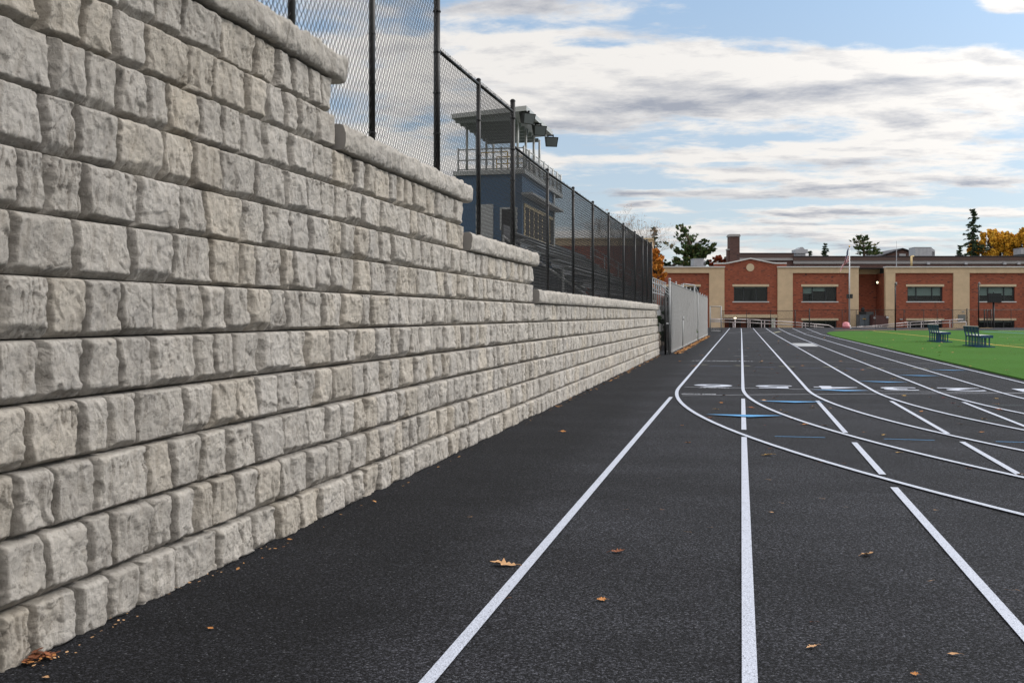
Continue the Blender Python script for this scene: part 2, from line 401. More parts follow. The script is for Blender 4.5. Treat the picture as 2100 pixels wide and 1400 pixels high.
leaf_mat('pine_green', (.042, .080, .030), (.075, .115, .036), (.15, .11, .035))
leaf_mat('spruce_green', (.030, .056, .028), (.050, .080, .034))
leaf_mat('yellow_leaves', (.62, .33, .03), (.72, .42, .05), (.45, .20, .02))
leaf_mat('orange_leaves', (.55, .20, .03), (.62, .27, .05), (.25, .07, .02))
leaf_mat('red_leaves', (.24, .045, .02), (.32, .075, .025))
leaf_mat('weed_green', (.10, .20, .03), (.16, .26, .05), sc_=8)
leaf_mat('litter_mix', (.38, .17, .06), (.50, .27, .10), (.16, .05, .02), sc_=9)
leaf_mat('leaf_tan', (.42, .24, .12), (.50, .31, .17), sc_=20)
leaf_mat('leaf_orange', (.36, .15, .05), (.45, .21, .07), sc_=20)
leaf_mat('leaf_yellow', (.50, .33, .11), (.42, .25, .07), sc_=20)
leaf_mat('leaf_brown', (.15, .055, .03), (.24, .09, .04), sc_=20)
leaf_mat('leaf_red', (.30, .07, .05), (.22, .05, .04), sc_=20)

# ------------------------------------------------------------------ numpy gradient noise
def _h(ix, iy, seed):
    n = (ix.astype(np.int64)*374761393 + iy.astype(np.int64)*668265263 + seed*974711) & 0xffffffff
    n = ((n ^ (n >> 13))*1274126177) & 0xffffffff
    n = n ^ (n >> 16)
    return (n & 0xffff)/65535.0
def pn(x, y, seed=0):
    xi, yi = np.floor(x), np.floor(y); fx, fy = x-xi, y-yi
    u, v = fx*fx*fx*(fx*(fx*6-15)+10), fy*fy*fy*(fy*(fy*6-15)+10)
    def g(a, b):
        th = _h(xi+a, yi+b, seed)*2*pi
        return np.cos(th)*(fx-a)+np.sin(th)*(fy-b)
    return ((g(0, 0)*(1-u)+g(1, 0)*u)*(1-v)+(g(0, 1)*(1-u)+g(1, 1)*u)*v)*1.5
def fbm(x, y, seed=0, o=4, gain=.5):
    r = 0; a = 1
    for i in range(o): r = r + a*pn(x*2**i, y*2**i, seed+i*17); a *= gain
    return r

# ------------------------------------------------------------------ GROUND, TRACK, FIELD
TE = 103.5                      # depth at which the raised running surface ends
mb = MB(); mb.sheet([(-900, -300), (900, -300), (900, 1500), (-900, 1500)], -1.9)
tag(mb.build('ground', pmat('ground_far', (.07, .075, .05), .95, 0, .3, .1)), kind='structure')
# the raised running surface: a real slab with a bank at its far end
mb = MB()
tr = [(-60, -40), (90, -40), (90, TE-1), (40, TE), (10, TE), (-2, TE), W(96, -3.3)[:2], W(33, -3.3)[:2], W(-20, -3.3)[:2]]
n_ = len(tr); vs = [(x, y, 0) for x, y in tr]+[(x, y, -1.88) for x, y in tr]
mb.add(vs, [tuple(range(n_))]+[(i, n_+i, n_+(i+1) % n_, (i+1) % n_) for i in range(n_)])
tag(mb.build('track_surface', M['track']), kind='structure')
Z1, Z2, Z3, Z4 = .004, .008, .012, .016
# artificial turf
edge_pts = [W(s, 5.5)[:2] for s in (-4, 3, 8, 14)]
tf = [W(s, 5.5)[:2] for s in np.linspace(19.0, 64.0, 10)]+[G(1695, 684), G(1700, 681.3), G(1716, 680), G(1738, 679.2), G(1850, 678.4), G(2000, 678), G(2100, 677.8), (70, 84), (86, 60), (70, 20)]
# near the camera the field edge follows the bend
R_T = 21.41; S_B = 18.0
bend = []
for a in np.linspace(0, 62, 12):
    r = R_T-5.5; bend.append(W(S_B-r*sin(R(a)), R_T-r*cos(R(a)))[:2])
tf = list(reversed(bend))[:-1]+tf
mb = MB()
bmv = [(x, y, .03) for x, y in tf]+[(x, y, 0.001) for x, y in tf]; n_ = len(tf)
mb.add(bmv, [tuple(range(n_))]+[(i, n_+i, n_+(i+1) % n_, (i+1) % n_) for i in range(n_)])
tag(mb.build('turf_field', M['turf']), kind='structure')

def strip(mb, pts, wd, z):        # pts in world xy; painted line of true width
    pts = [Vector((p[0], p[1])) for p in pts]; L, Rr = [], []
    for i, p in enumerate(pts):
        a = pts[max(0, i-1)]; b = pts[min(len(pts)-1, i+1)]; d = (b-a).normalized(); n = Vector((-d.y, d.x))*wd/2
        L.append(p+n); Rr.append(p-n)
    b0 = len(mb.v); N = len(pts)
    mb.v += [(q.x, q.y, z) for q in L]+[(q.x, q.y, z) for q in Rr]
    mb.f += [(b0+i, b0+N+i, b0+N+i+1, b0+i+1) for i in range(N-1)]
marks = empty('track_markings', (0, 0, 0)); tag(marks, kind='structure')
LT = [-1.08, .03, 1.12, 2.2, 3.22, 4.22, 5.24]
far_t = [-1.1, .0, 1.14, 2.35, 3.55, 4.9, 6.2]
mb = MB(); LW = .055
for i, t0 in enumerate(LT):
    pts = []
    r = R_T-t0+.0
    for a in np.linspace(80, 0, 60): pts.append(W(S_B-r*sin(R(a)), R_T-r*cos(R(a)))[:2])
    for s in np.linspace(20, 70, 26): pts.append(W(s, t0)[:2])
    e = Vector(W(70, t0)[:2]); sf = 100.5+far_t[i]*0.2
    pts.append(W(sf, far_t[i])[:2])
    strip(mb, pts, LW, Z3)
mb.build('lane_line', M['paint_white'], marks)
mb = MB()
segs = [(0, [(.3, 15.9)]), (1, [(.3, 10.45), (11.2, 15.35)]), (2, [(.3, 7.55), (8.45, 10.3), (11.25, 15.3)]),
        (3, [(.3, 4.2), (5.6, 8.4), (9.1, 10.9), (11.7, 15.35)]), (4, [(9.6, 11.4), (12.2, 15.3)]), (5, [(12.2, 15.3)])]
segs = [(0, [(.3, 15.9)]), (1, [(.3, 10.86), (11.55, 15.84)]), (2, [(.3, 7.94), (8.56, 10.65), (11.5, 15.7)]),
        (3, [(.3, 5.2), (5.7, 8.2), (8.8, 10.95), (11.67, 15.9)]), (4, [(6.6, 8.9), (9.4, 11.1), (11.85, 15.95)]), (5, [(12.2, 15.95)])]
for i, ss in segs:
    for a, b in ss: strip(mb, [W(s, LT[i])[:2] for s in np.linspace(a, b, 8)], LW, Z2)
mb.build('chute_line', M['paint_white'], marks)
def gl(*pp): return [G(x, y) for x, y in pp]
mb = MB()
strip(mb, gl((1404, 793.5), (1720, 799.3), (1880, 802.8), (2050, 805.2), (2130, 806)), .034, Z1)
strip(mb, gl((1399, 811), (1560, 809.3), (1720, 808), (1900, 807), (2130, 806.3)), .034, Z1)
mb.build('start_line', M['paint_thin'], marks)
mb = MB(); strip(mb, gl((1450, 740.7), (1720, 742.6), (1990, 746.3)), .05, Z1)
for a in [(1500, 684.3, 1690, 687), (1455, 700, 1600, 701.5)]: strip(mb, gl(a[:2], a[2:]), .05, Z1)
for x in (1493, 1521, 1553, 1616, 1648): strip(mb, gl((x, 683), (x+30, 680)), .08, Z1)
for (x0, y0, x1, y1) in [(1465, 716.4, 1473, 716.5), (1513, 716.8, 1533, 717), (1574, 717.6, 1594, 718), (1655, 718.6, 1672, 719), (1505, 729.8, 1534, 730.2), (1584, 731.4, 1607, 731.8), (1660, 732.3, 1681, 732.9), (1875, 754.2, 1900, 754.5), (1961, 755.8, 1975, 756)]:
    strip(mb, gl((x0, y0), (x1, y1)), .10, Z1)
mb.build('faint_cross_line', M['paint_faint'], marks)
mb = MB()
for x0, y0, x1, y1, th in [(1448, 851.3, 1606, 854, .26), (1553, 823.6, 1692, 825.4, .22), (1665, 800.1, 1782, 802.2, .24), (1760, 782.6, 1862, 784.8, .22), (1838, 770.1, 1929, 771.6, .20), (1903, 758.7, 1986, 760.5, .22)]:
    a, b = Vector(G(x0, y0)), Vector(G(x1, y1)); c = (a+b)/2 + Vector((0, -th)); c2 = (a+b)/2 + Vector((0, .02))
    mb.add([(p.x, p.y, Z4) for p in (a, c, b, c2)], [(0, 1, 2, 3)])
for (x0, y0, x1, y1) in [(1589, 894.7, 1692, 897.3), (1813, 900, 1917, 903), (2042, 905.5, 2140, 908)]: strip(mb, gl((x0, y0), (x1, y1)), .022, Z1)
mb.build('blue_mark', M['paint_blue'], marks)
mb = MB()
for (x0, y0, x1, y1) in [(1456, 750.6, 1500, 751.4), (1549, 752.2, 1591, 753.4), (1640, 754.4, 1683, 755), (1735, 755.8, 1776, 757), (1825, 757, 1862, 758)]: strip(mb, gl((x0, y0), (x1, y1)), .05, Z1)
mb.build('faint_blue_mark', M['paint_blue_faint'], marks)
mb = MB()
for (x0, y0, x1, y1) in [(1438, 747.6, 1450, 747.9), (1508, 749.2, 1538, 750.4), (1598, 751, 1629, 752), (1688, 752.2, 1718, 753.2), (1778, 753.8, 1812, 755), (1870, 755.2, 1904, 756.8)]: strip(mb, gl((x0, y0), (x1, y1)), .13, Z1)
strip(mb, gl((1586, 682.6), (1600, 679.5)), .3, Z1)
mb.build('faint_yellow_mark', M['paint_yellow_faint'], marks)
mb = MB()
for (x0, y0, x1, y1) in [(2005, 831, 2130, 831.6), (1985, 862.4, 2130, 863), (1430, 746.6, 1500, 746.9)][:2]: strip(mb, gl((x0, y0), (x1, y1)), .02, Z1)
mb.build('faint_green_mark', M['paint_green_faint'], marks)
mb = MB(); mb.sheet([G(1623, 703.6), G(1665, 703.8), G(1679, 710.4), G(1635, 710)], Z1); mb.build('pale_patch', M['rubber_patch'], marks)
# numerals and small lettering painted upside down to this view (they face the runners coming the other way)
def text_mark(name, s_, loc, size, rz, mat, sx=1, sy=1, bold=.02, z=Z2):
    cu = bpy.data.curves.new('t', 'FONT'); cu.body = s_; cu.size = size; cu.offset = bold; cu.align_x = 'CENTER'; cu.align_y = 'CENTER'
    to = bpy.data.objects.new('t', cu); C.objects.link(to)
    dg = bpy.context.evaluated_depsgraph_get(); me = bpy.data.meshes.new_from_object(to.evaluated_get(dg))
    bpy.data.objects.remove(to); me.transform(Matrix.Translation((loc[0], loc[1], z)) @ Matrix.Rotation(rz, 4, 'Z') @ Matrix.Diagonal((sx, sy, 1, 1)))
    me.materials.clear(); me.materials.append(mat); o = bpy.data.objects.new(name, me); C.objects.link(o); o.parent = marks; return o
RZ = pi-math.atan2(SA, CA)
for ch, x, y in [('6', 1463, 791.8), ('5', 1586, 793.6), ('4', 1712, 795.4), ('3', 1843, 797.6), ('2', 1972, 799.2), ('1', 2098, 801)]:
    text_mark('lane_number', ch, G(x, y), 1.15, RZ, M['paint_white'], 1.28, .9, .026, Z3)
for s_, x, y, sz in [('6TH RELAY', 1465, 795.6, .12), ('800M START', 1434, 808.4, .11), ('80', 1404, 808.2, .11), ('110M HURDLE START', 1481, 740.3, .2)]:
    text_mark('small_lettering', s_, G(x, y), sz, RZ, M['paint_thin'], .9, 1.6, .004, Z2)
# lines on the turf
mb = MB()
strip(mb, gl((1790, 679.5), (1900, 690.7), (1995, 702), (2040, 708.5), (2140, 718.5)), .12, .036)
strip(mb, gl((1712, 677.1), (1850, 676.6), (1960, 675)), .5, .02); strip(mb, gl((1900, 674), (2035, 672.6)), .5, .02)
strip(mb, gl((2040, 708.4), (2100, 707.8), (2150, 707.6)), .10, .036)
mb.build('yellow_line', M['turf_yellow'], marks)
mb = MB(); strip(mb, gl((2015, 680.7), (2150, 686.5)), .35, .036); mb.build('turf_blue_line', M['turf_blue'], marks)
mb = MB(); strip(mb, gl((2048, 678.8), (2140, 680.2)), .35, .036); strip(mb, gl((2045, 691.6), (2140, 691.8)), .10, .036); mb.build('turf_white_line', M['turf_white'], marks)

# ------------------------------------------------------------------ THE RETAINING WALL
J = [-.03] + [.203+.2506*i for i in range(0, 14)]      # course joints
wall = empty('retaining_wall', W(14, -2.75, 0), 'long stepped retaining wall of rough grey cast stone blocks beside the black track', 'retaining wall')
rs = np.random.RandomState(3)
def smin(a, b, kk):
    h = np.clip(.5+.5*(b-a)/kk, 0, 1); return b*(1-h)+a*h-kk*h*(1-h)
def s_grid(a, b):
    out = [a]; s = a
    while s < b:
        ds = .02 if s < 2.7 else min(.03, max(.0048, .0016*s))
        s += ds; out.append(min(s, b))
    return np.array(out)
def course(i, s1, s_stop_extra=0):
    z0, z1 = J[i], J[i+1]; tf_ = -2.615-.0165*i; gap = rs.uniform(.0025, .006)
    H = z1-z0
    # cobble boundaries
    b = [-1.5]; big = rs.uniform(.9, 1.25)
    while b[-1] < s1+.5:
        b.append(b[-1]+rs.choice([rs.uniform(.17, .22), rs.uniform(.22, .29), rs.uniform(.30, .40)], p=[.26, .44, .30]))
    b = np.array(b)
    j = np.argmin(abs(b-s1)); b = b[:j+1].copy(); b[j] = s1
    n = len(b)
    rp = {k_: rs.uniform(lo, hi, n+1) for k_, lo, hi in (('off', -.008, .014), ('ts', -.07, .04), ('tz', -.08, .05), ('bl', 1.3, 4.0), ('br', 2.0, 6.0),
         ('bb', 1.0, 2.8), ('bt', .9, 2.0), ('cl', -.05, .05), ('cr', -.05, .05), ('ct', -.03, .07), ('tint', 0, 1), ('warm', 0, 1), ('g', .055, .090), ('crk', 0, 1), ('tw', -.25, .25))}
    parts_v, parts_f, parts_t = [], [], []; base = 0
    for (a0, a1, rows) in ((-1.5, 8, 42), (8, 16, 26), (16, 40, 15)):
        if s1 <= a0: break
        S = s_grid(max(a0, -1.5), min(a1, s1))
        q = np.linspace(0, 1, rows); v = .5-.5*np.cos(pi*(.12+.76*q))/np.cos(pi*.12)
        v = np.clip(v, 0, 1)
        Zl = z0+gap+(H-2*gap)*v
        SS, ZZ = np.meshgrid(S, Zl, indexing='ij')
        sw = SS + .011*pn(SS*5, ZZ*9, 40+i) + .006*pn(SS*23, ZZ*31, 60+i)
        idx = np.clip(np.searchsorted(b, sw, side='right')-1, 0, n-2)
        sl_, sr_ = b[idx], b[idx+1]; dl, dr = np.maximum(sw-sl_, 0), np.maximum(sr_-sw, 0)
        db, dt = ZZ-z0-gap, z1-gap-ZZ
        g = lambda nm: rp[nm][idx]
        scn, zcn = (sl_+sr_)/2, (z0+z1)/2
        front = g('off')+g('ts')*(SS-scn)+g('tz')*(ZZ-zcn)+g('tw')*(SS-scn)*(ZZ-zcn)*2
        rough = .5*pn(SS*13, ZZ*13, 5+i)+.3*pn(SS*29, ZZ*29, 6+i)
        left = -g('g')+g('bl')*dl+.012*rough; right = -g('g')+g('br')*dr+.012*rough
        bot = -.045+g('bb')*db+.011*rough; 
        Rt = .045; top = -(Rt-np.sqrt(np.maximum(Rt*Rt-np.maximum(Rt-dt, 0)**2, 0)))*1.15+.02+.004*rough
        c1 = -.065+1.25*(dl*.9+db)+g('cl')*.8+.045; c2 = -.065+1.3*(dr+db)+g('cr')*.8+.050; c3 = -.045+1.2*(dl+dt)+g('ct')+.02; c4 = -.045+1.2*(dr+dt)+g('ct')*.8+.022
        d = smin(front, left, .007); d = smin(d, right, .007); d = smin(d, bot, .006); d = smin(d, top, .007)
        d = smin(d, c1, .007); d = smin(d, c2, .007); d = smin(d, c3, .007); d = smin(d, c4, .007)
        face = np.clip((d+.07)/.05, .15, 1)
        wx, wz = SS+.02*pn(SS*9, ZZ*9, 3), ZZ+.02*pn(SS*9, ZZ*9, 4)
        d = d + face*(.0075*fbm(wx*9, wz*8, 11+i, 5, .6))
        fac = pn(wx*17+7, wz*11, 21+i); d = d+face*.012*np.maximum(fac-.1, 0)
        # flaked steps: quantised noise gives little ledges
        fl = pn(wx*11, wz*5, 77+i); d = d-face*.009*(np.clip((fl-.12)/.05, 0, 1))
        # vertical splitting cracks on some stones
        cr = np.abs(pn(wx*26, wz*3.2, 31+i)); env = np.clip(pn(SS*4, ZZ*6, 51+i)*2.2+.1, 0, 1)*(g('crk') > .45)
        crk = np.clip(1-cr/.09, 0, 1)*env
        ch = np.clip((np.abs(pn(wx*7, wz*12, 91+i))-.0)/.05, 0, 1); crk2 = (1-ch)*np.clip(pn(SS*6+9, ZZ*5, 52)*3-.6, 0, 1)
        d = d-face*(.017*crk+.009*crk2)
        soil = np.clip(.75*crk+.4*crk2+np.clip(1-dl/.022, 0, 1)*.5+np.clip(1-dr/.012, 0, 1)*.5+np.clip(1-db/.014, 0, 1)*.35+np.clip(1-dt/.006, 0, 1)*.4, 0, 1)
        T = tf_+d
        X = SS*SA+T*CA; Y = SS*CA-T*SA
        VV = np.stack([X, Y, ZZ], -1)
        # lips running back into the wall
        def lip(zv):
            t_ = np.full(S.shape, tf_-.32); return np.stack([S*SA+t_*CA, S*CA-t_*SA, np.full(S.shape, zv)], -1)[:, None]
        VV = np.concatenate([lip(Zl[0]-.0), VV, lip(Zl[-1]+.0)], 1)
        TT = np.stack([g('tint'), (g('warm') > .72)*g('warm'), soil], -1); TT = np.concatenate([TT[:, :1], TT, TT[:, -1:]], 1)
        ns, nr = VV.shape[:2]
        I = base+np.arange(ns*nr).reshape(ns, nr)
        parts_f.append(np.stack([I[:-1, :-1], I[1:, :-1], I[1:, 1:], I[:-1, 1:]], -1).reshape(-1, 4))
        parts_v.append(VV.reshape(-1, 3)); parts_t.append(TT.reshape(-1, 3)); base += ns*nr
        if s1 <= a1:   # end return
            e = VV[-1]; e2 = e.copy(); tb = tf_-.34
            # round the corner, then run back
            for m_, (bs, bt_) in enumerate(((.012, -.03), (.016, -.34))):
                nxt = np.stack([(s1+bs)*SA+(np.minimum(ST_t(e), tf_-.02)+0*bt_+(bt_ if m_ else 0))*CA, (s1+bs)*CA-(np.minimum(ST_t(e), tf_-.02)+(bt_ if m_ else 0))*SA, e[:, 2]], -1)
                I0 = base-nr if m_ == 0 else base-nr
                A = np.arange(base-nr, base); B = np.arange(base, base+nr)
                parts_v.append(nxt); parts_t.append(np.repeat(TT[-1:], 1, 0)[0]); parts_f.append(np.stack([A[:-1], B[:-1], B[1:], A[1:]], -1)); base += nr
    V_ = np.concatenate(parts_v); F_ = np.concatenate(parts_f); T_ = np.concatenate(parts_t)
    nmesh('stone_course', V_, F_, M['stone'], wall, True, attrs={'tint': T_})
def ST_t(e): return e[:, 0]*CA-e[:, 1]*SA
ENDS = [33.0]*6+[13.1]*2+[9.78]*2+[6.52]*2+[3.25]*2
for i in range(14): course(i, ENDS[i])
def coping(i, s0, s1, proud=.075):
    """cap stones on top of course i"""
    zb = J[i]+.004; th = .185; tf_ = -2.615-.0165*i+proud; dep = .42
    S = s_grid(s0, s1)
    if s0 > 12: S = np.arange(s0, s1, .02)
    prof = []
    for a in np.linspace(0, 1, 7)[:-1]: prof.append((-dep+ (dep-.015)*a*1.0, 0.0))
    for a in np.linspace(-84, 84, 23):
        prof.append((-.045+.045*cos(R(a))**.8, th/2+(th/2)*np.sign(a)*abs(sin(R(a)))**.62))
    for a in np.linspace(0, 1, 7)[1:]: prof.append((-.06-(dep-.06)*a, th))
    prof = np.array(prof)
    SS, K = np.meshgrid(S, np.arange(len(prof)), indexing='ij')
    tt, zz = prof[K, 0], prof[K, 1]
    u = np.where(zz > th*.5, th-zz, zz)
    arc = np.cumsum(np.r_[0, np.hypot(*np.diff(prof, axis=0).T)])[K]
    L = 1.22; ph = (SS-s0)/L; seam = np.clip(1-np.abs(ph-np.round(ph))*L/.010, 0, 1)*((SS-s0 > .3) & (s1-SS > .2))
    rockf = np.clip((tt+.16)/.08, 0, 1)
    nz = .009*fbm(SS*7, arc*10, 300+i, 6, .65)+.006*pn(SS*16, arc*7, 310+i)
    facet = -.012*np.clip(pn(SS*7+3, arc*4, 320+i)*2, 0, 1)
    out = rockf*(nz+facet)-seam*.022*rockf
    ts_ = np.clip(1-(SS-s0)/.03, 0, 1)
    out = np.where(SS-s0 < .004, out*.6, out)
    cz = zz-th/2
    T = tf_+tt+out*np.where(tt > -.07, 1, .0)
    Zz = zb+th/2+cz+out*np.sign(cz)*np.clip(np.abs(cz)/(th*.5), 0, 1)*.7*(zz > th*.4)
    endr = np.clip((SS-(s1-.05))/.05, 0, 1)**2; T = T-endr*.03; 
    X = SS*SA+T*CA; Y = SS*CA-T*SA
    V_ = np.stack([X, Y, Zz], -1); ns, nr = V_.shape[:2]; I = np.arange(ns*nr).reshape(ns, nr)
    F_ = np.stack([I[:-1, :-1], I[1:, :-1], I[1:, 1:], I[:-1, 1:]], -1).reshape(-1, 4)
    tone = np.floor(ph+.001)
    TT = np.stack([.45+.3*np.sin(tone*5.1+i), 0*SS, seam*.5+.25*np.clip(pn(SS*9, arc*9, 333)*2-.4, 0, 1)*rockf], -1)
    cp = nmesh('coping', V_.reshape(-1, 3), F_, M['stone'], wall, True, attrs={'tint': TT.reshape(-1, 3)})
    mb = MB(); ring0 = [tuple(p) for p in V_[0]]; ring1 = [tuple(p) for p in V_[-1]]
    mb.add(ring0, [tuple(range(len(ring0)))]); mb.add(ring1, [tuple(range(len(ring1)-1, -1, -1))])
    mb.build('sawn_end', M['sawn_face'], cp)
coping(6, 13.13, 33.25); coping(8, 9.81, 13.3); coping(10, 6.55, 9.98); coping(12, 3.28, 6.72); coping(14, -1.5, 3.45)
# solid core behind the facing so nothing shows through the joints
mb = MB()
for i, (a, b) in enumerate(((-1.5, 32.9), (-1.5, 13.0), (-1.5, 9.7), (-1.5, 6.45), (-1.5, 3.2))):
    top = [J[6], J[8], J[10], J[12], J[14]][i]-.004; bot = [-.05, J[6], J[8], J[10], J[12]][i]-.004
    tq = -2.615-.0165*[6, 8, 10, 12, 14][i]-.10
    mb.tbox(a, b, tq-.25, tq, bot, top)
mb.build('wall_core', M['under_dark'], wall)
# terrace behind the wall
mb = MB()
for a, b, zt in ((13.1, 33, J[6]+.13), (9.78, 13.1, J[8]+.13), (6.52, 9.78, J[10]+.13), (3.2, 6.52, J[12]+.13), (-12, 3.2, J[14]+.13)):
    mb.tbox(a, b, -60, -3.14, -1.8, zt)
mb.tbox(33.0, 75, -60, -6.0, -1.8, 1.2)
tag(mb.build('terrace_ground', M['bank_grass']), kind='structure')
mb = MB(); mb.tbox(33.02, 75, -6.0, -3.3, -1.8, .02); tag(mb.build('verge', M['earth']), kind='structure')

# ------------------------------------------------------------------ CHAIN LINK
def chain(name, P0, P1, z0, z1, mat, parent, h=.092, r=.0028, dpt=.006, n=4, z1b=None):
    """woven wire between plan points P0,P1 (s,t): flattened interlocking spirals"""
    P0, P1 = np.array(P0, float), np.array(P1, float); L = np.linalg.norm(P1-P0); d = (P1-P0)/L; nn = np.array([-d[1], d[0]])
    a = h*.34; nw = int(L/a)
    turns = int((z1-z0)/h)
    zs, xs, ds = [], [], []
    for kx in range(turns):
        zz = z0+kx*h
        q4 = h*.075; xs += [0, a, a, 0]; zs += [zz+q4, zz+h/2-q4, zz+h/2+q4, zz+h-q4]; ds += [dpt, dpt, -dpt, -dpt]
    xs, zs, ds = map(np.array, (xs, zs, ds)); m_ = len(xs)
    off = np.arange(nw)*a
    al = off[:, None]+xs[None, :]+ (.0012 if True else 0)
    al = al + np.where(xs[None, :] > 0, .002, -.002)
    jit = rs.uniform(-.002, .002, (nw, 1))
    zz = np.broadcast_to(zs, al.shape)+jit+(np.arange(nw) % 2)[:, None]*h/2; dd = np.broadcast_to(ds, al.shape)
    ang = np.arange(n)*2*pi/n+.4
    A = al[..., None]+r*1.25*np.cos(ang); Dd = dd[..., None]+r*1.1*np.sin(ang)+.004*pn(A*.8, zz[..., None]*1.1, 7)
    s_ = P0[0]+A*d[0]+Dd*nn[0]; t_ = P0[1]+A*d[1]+Dd*nn[1]; Zf = np.broadcast_to(zz[..., None], s_.shape)
    V_ = np.stack([s_*SA+t_*CA, s_*CA-t_*SA, Zf], -1).reshape(-1, 3)
    I = np.arange(nw*m_*n).reshape(nw, m_, n); In = np.roll(I, -1, 2)
    F_ = np.stack([I[:, :-1], In[:, :-1], In[:, 1:], I[:, 1:]], -1).reshape(-1, 4)
    return nmesh(name, V_, F_, mat, parent)
fence = empty('chain_link_fence', W(18, -3.0, 1.6), 'tall black chain link fence with round posts standing on the stepped stone wall', 'fence')
def st_at(px, t):       # s,Y where the column px meets lateral offset t
    xy = (px-1050)/F; Y = t/(xy*CA-SA); return (Y*(xy*SA+CA), Y)
# (px, t, ztop, zbottom)
A_posts = [(-200, -3.06, 4.75, 3.0), (333, -3.06, 4.75, 3.0), (598, -3.06, 4.62, 2.5), (763, -3.06, 4.62, 2.5), (896, -3.06, 4.62, 2.4)]
B_posts = [(981.4, -3.04, 4.09, 2.0), (1051.5, -3.0, 4.18, 1.5)]
C_posts = [(1122.5, -3.03), (1175.4, -3.0), (1215.7, -2.98), (1248.2, -2.96), (1278.6, -2.93), (1302, -2.90), (1317.5, -2.87), (1326.5, -2.85), (1335.7, -2.82)]
def fpost(s, t, z0, z1, r):
    p = MB(); p.tube(W(s, t, z0), W(s, t, z1), r, 12); o = p.build('fence_post', M['black_metal'], fence, True)
    c = MB(); c.sphere(W(s, t, z1+.0), r*1.12, 10, 6, .8); c.build('post_cap', M['black_metal'], o, True)
    for z in np.arange(z0+.35, z1-.1, .42):    # tie bands
        q = MB(); q.tube(W(s, t, z-.006), W(s, t, z+.006), r*1.22, 10)
        q.tube(W(s-r*1.5, t+r*.6, z), W(s+r*1.5, t+r*.6, z), .004, 5); q.build('tie_band', M['black_metal'], o)
    return o
plan = []
for px, t, zt, zb in A_posts+B_posts: plan.append((st_at(px, t)[0], t, zt, zb))
for px, t in C_posts: plan.append((st_at(px, t)[0], t, 3.63, 1.45))
for i, (s, t, zt, zb) in enumerate(plan):
    fpost(s, t, zb, zt+.0, .034 if i in (4, 6, len(plan)-1) else .027)
def rail(a, b, z, r=.019):
    q = MB(); q.tube(W(a[0], a[1], z), W(b[0], b[1], z), r, 10)
    L = math.dist(a[:2], b[:2]); n = int(L/.32)
    for k_ in range(1, n):
        f = k_/n; s, t = a[0]+(b[0]-a[0])*f, a[1]+(b[1]-a[1])*f; pts = []
        for th in np.linspace(0, 2*pi, 8): pts.append(W(s+.003*th, t+.028*cos(th), z+.026*sin(th)+.006))
        q.path(pts, .0028, 4)
    q.build('top_rail', M['black_metal'], fence, True)
iA = range(0, 4); step_bot = {}
for i in range(len(plan)-1):
    a, b = plan[i], plan[i+1]
    if i < 1: zt = 4.75; bot = 3.2
    elif i < 4: zt = 4.62
    elif i < 6: zt = 4.06
    else: zt = 3.60
    rail(a, b, zt-.02)
    # bottoms follow the coping steps: cut each bay where the wall steps
    cuts = [a[0]]+[c for c in (3.3, 6.6, 9.85, 13.15) if a[0] < c < b[0]]+[b[0]]
    for c0, c1 in zip(cuts[:-1], cuts[1:]):
        mid = (c0+c1)/2; top = J[14] if mid < 3.3 else J[12] if mid < 6.6 else J[10] if mid < 9.85 else J[8] if mid < 13.15 else J[6]
        f0, f1 = (c0-a[0])/(b[0]-a[0]), (c1-a[0])/(b[0]-a[0])
        chain('wire_mesh', (c0, a[1]+(b[1]-a[1])*f0), (c1, a[1]+(b[1]-a[1])*f1), top+.17, zt+.02, M['black_wire'], fence, n=4 if mid < 16 else 3, r=.0027 if mid < 12 else .0034)

# ------------------------------------------------------------------ galvanised fence beyond the wall, its gates
gf = empty('galvanized_fence', W(48, -2.2, 0), 'tall pale galvanized chain link fence running on from the far end of the stone wall', 'fence')
chain('wire_mesh', (33.3, -2.26), (63.5, -2.05), .05, 2.42, M['galv_wire'], gf, n=3, r=.0028)
for i, s_ in enumerate(np.arange(33.3, 64, 3.02)):
    t_ = -2.26+(s_-33.3)/30.2*.21-.05; p = MB(); p.tube(W(s_, t_, 0), W(s_, t_, 2.47), .030 if i else .036, 10); p.sphere(W(s_, t_, 2.48), .036 if i else .05, 8, 5)
    p.build('fence_post', M['galvanized'], gf, True)
p = MB(); p.tube(W(33.3, -2.31, 2.40), W(63.5, -2.10, 2.40), .022, 8); p.build('top_rail', M['galvanized'], gf, True)
p = MB(); p.path([W(39, -2.2, .1), W(39.02, -2.19, 1.1), W(39.1, -2.18, 1.25)], .02, 6); p.build('gate_latch', M['galvanized'], gf, True)
# a taller panel standing a little behind
tp = empty('backstop_panel', W(47, -2.6, 0), 'taller grey wire panel with sloping side rising above the galvanized fence', 'fence panel')
p = MB(); a = P(1401, 582, 46); b = P(1424, 585, 47.5); c = P(1431, 598, 50)
p.path([a, b, c], .03, 8); p.tube(a, (a[0], a[1], 0), .03, 8); p.tube(b, (b[0], b[1], 0), .035, 8); p.tube(c, (c[0], c[1], 0), .03, 8)
p.build('frame', M['galvanized'], tp, True)
sA, sB, sC = ST(a[0], a[1]), ST(b[0], b[1]), ST(c[0], c[1])
chain('wire_mesh', sB, sC, .3, 2.45, M['galv_wire'], tp, n=3, r=.0024)

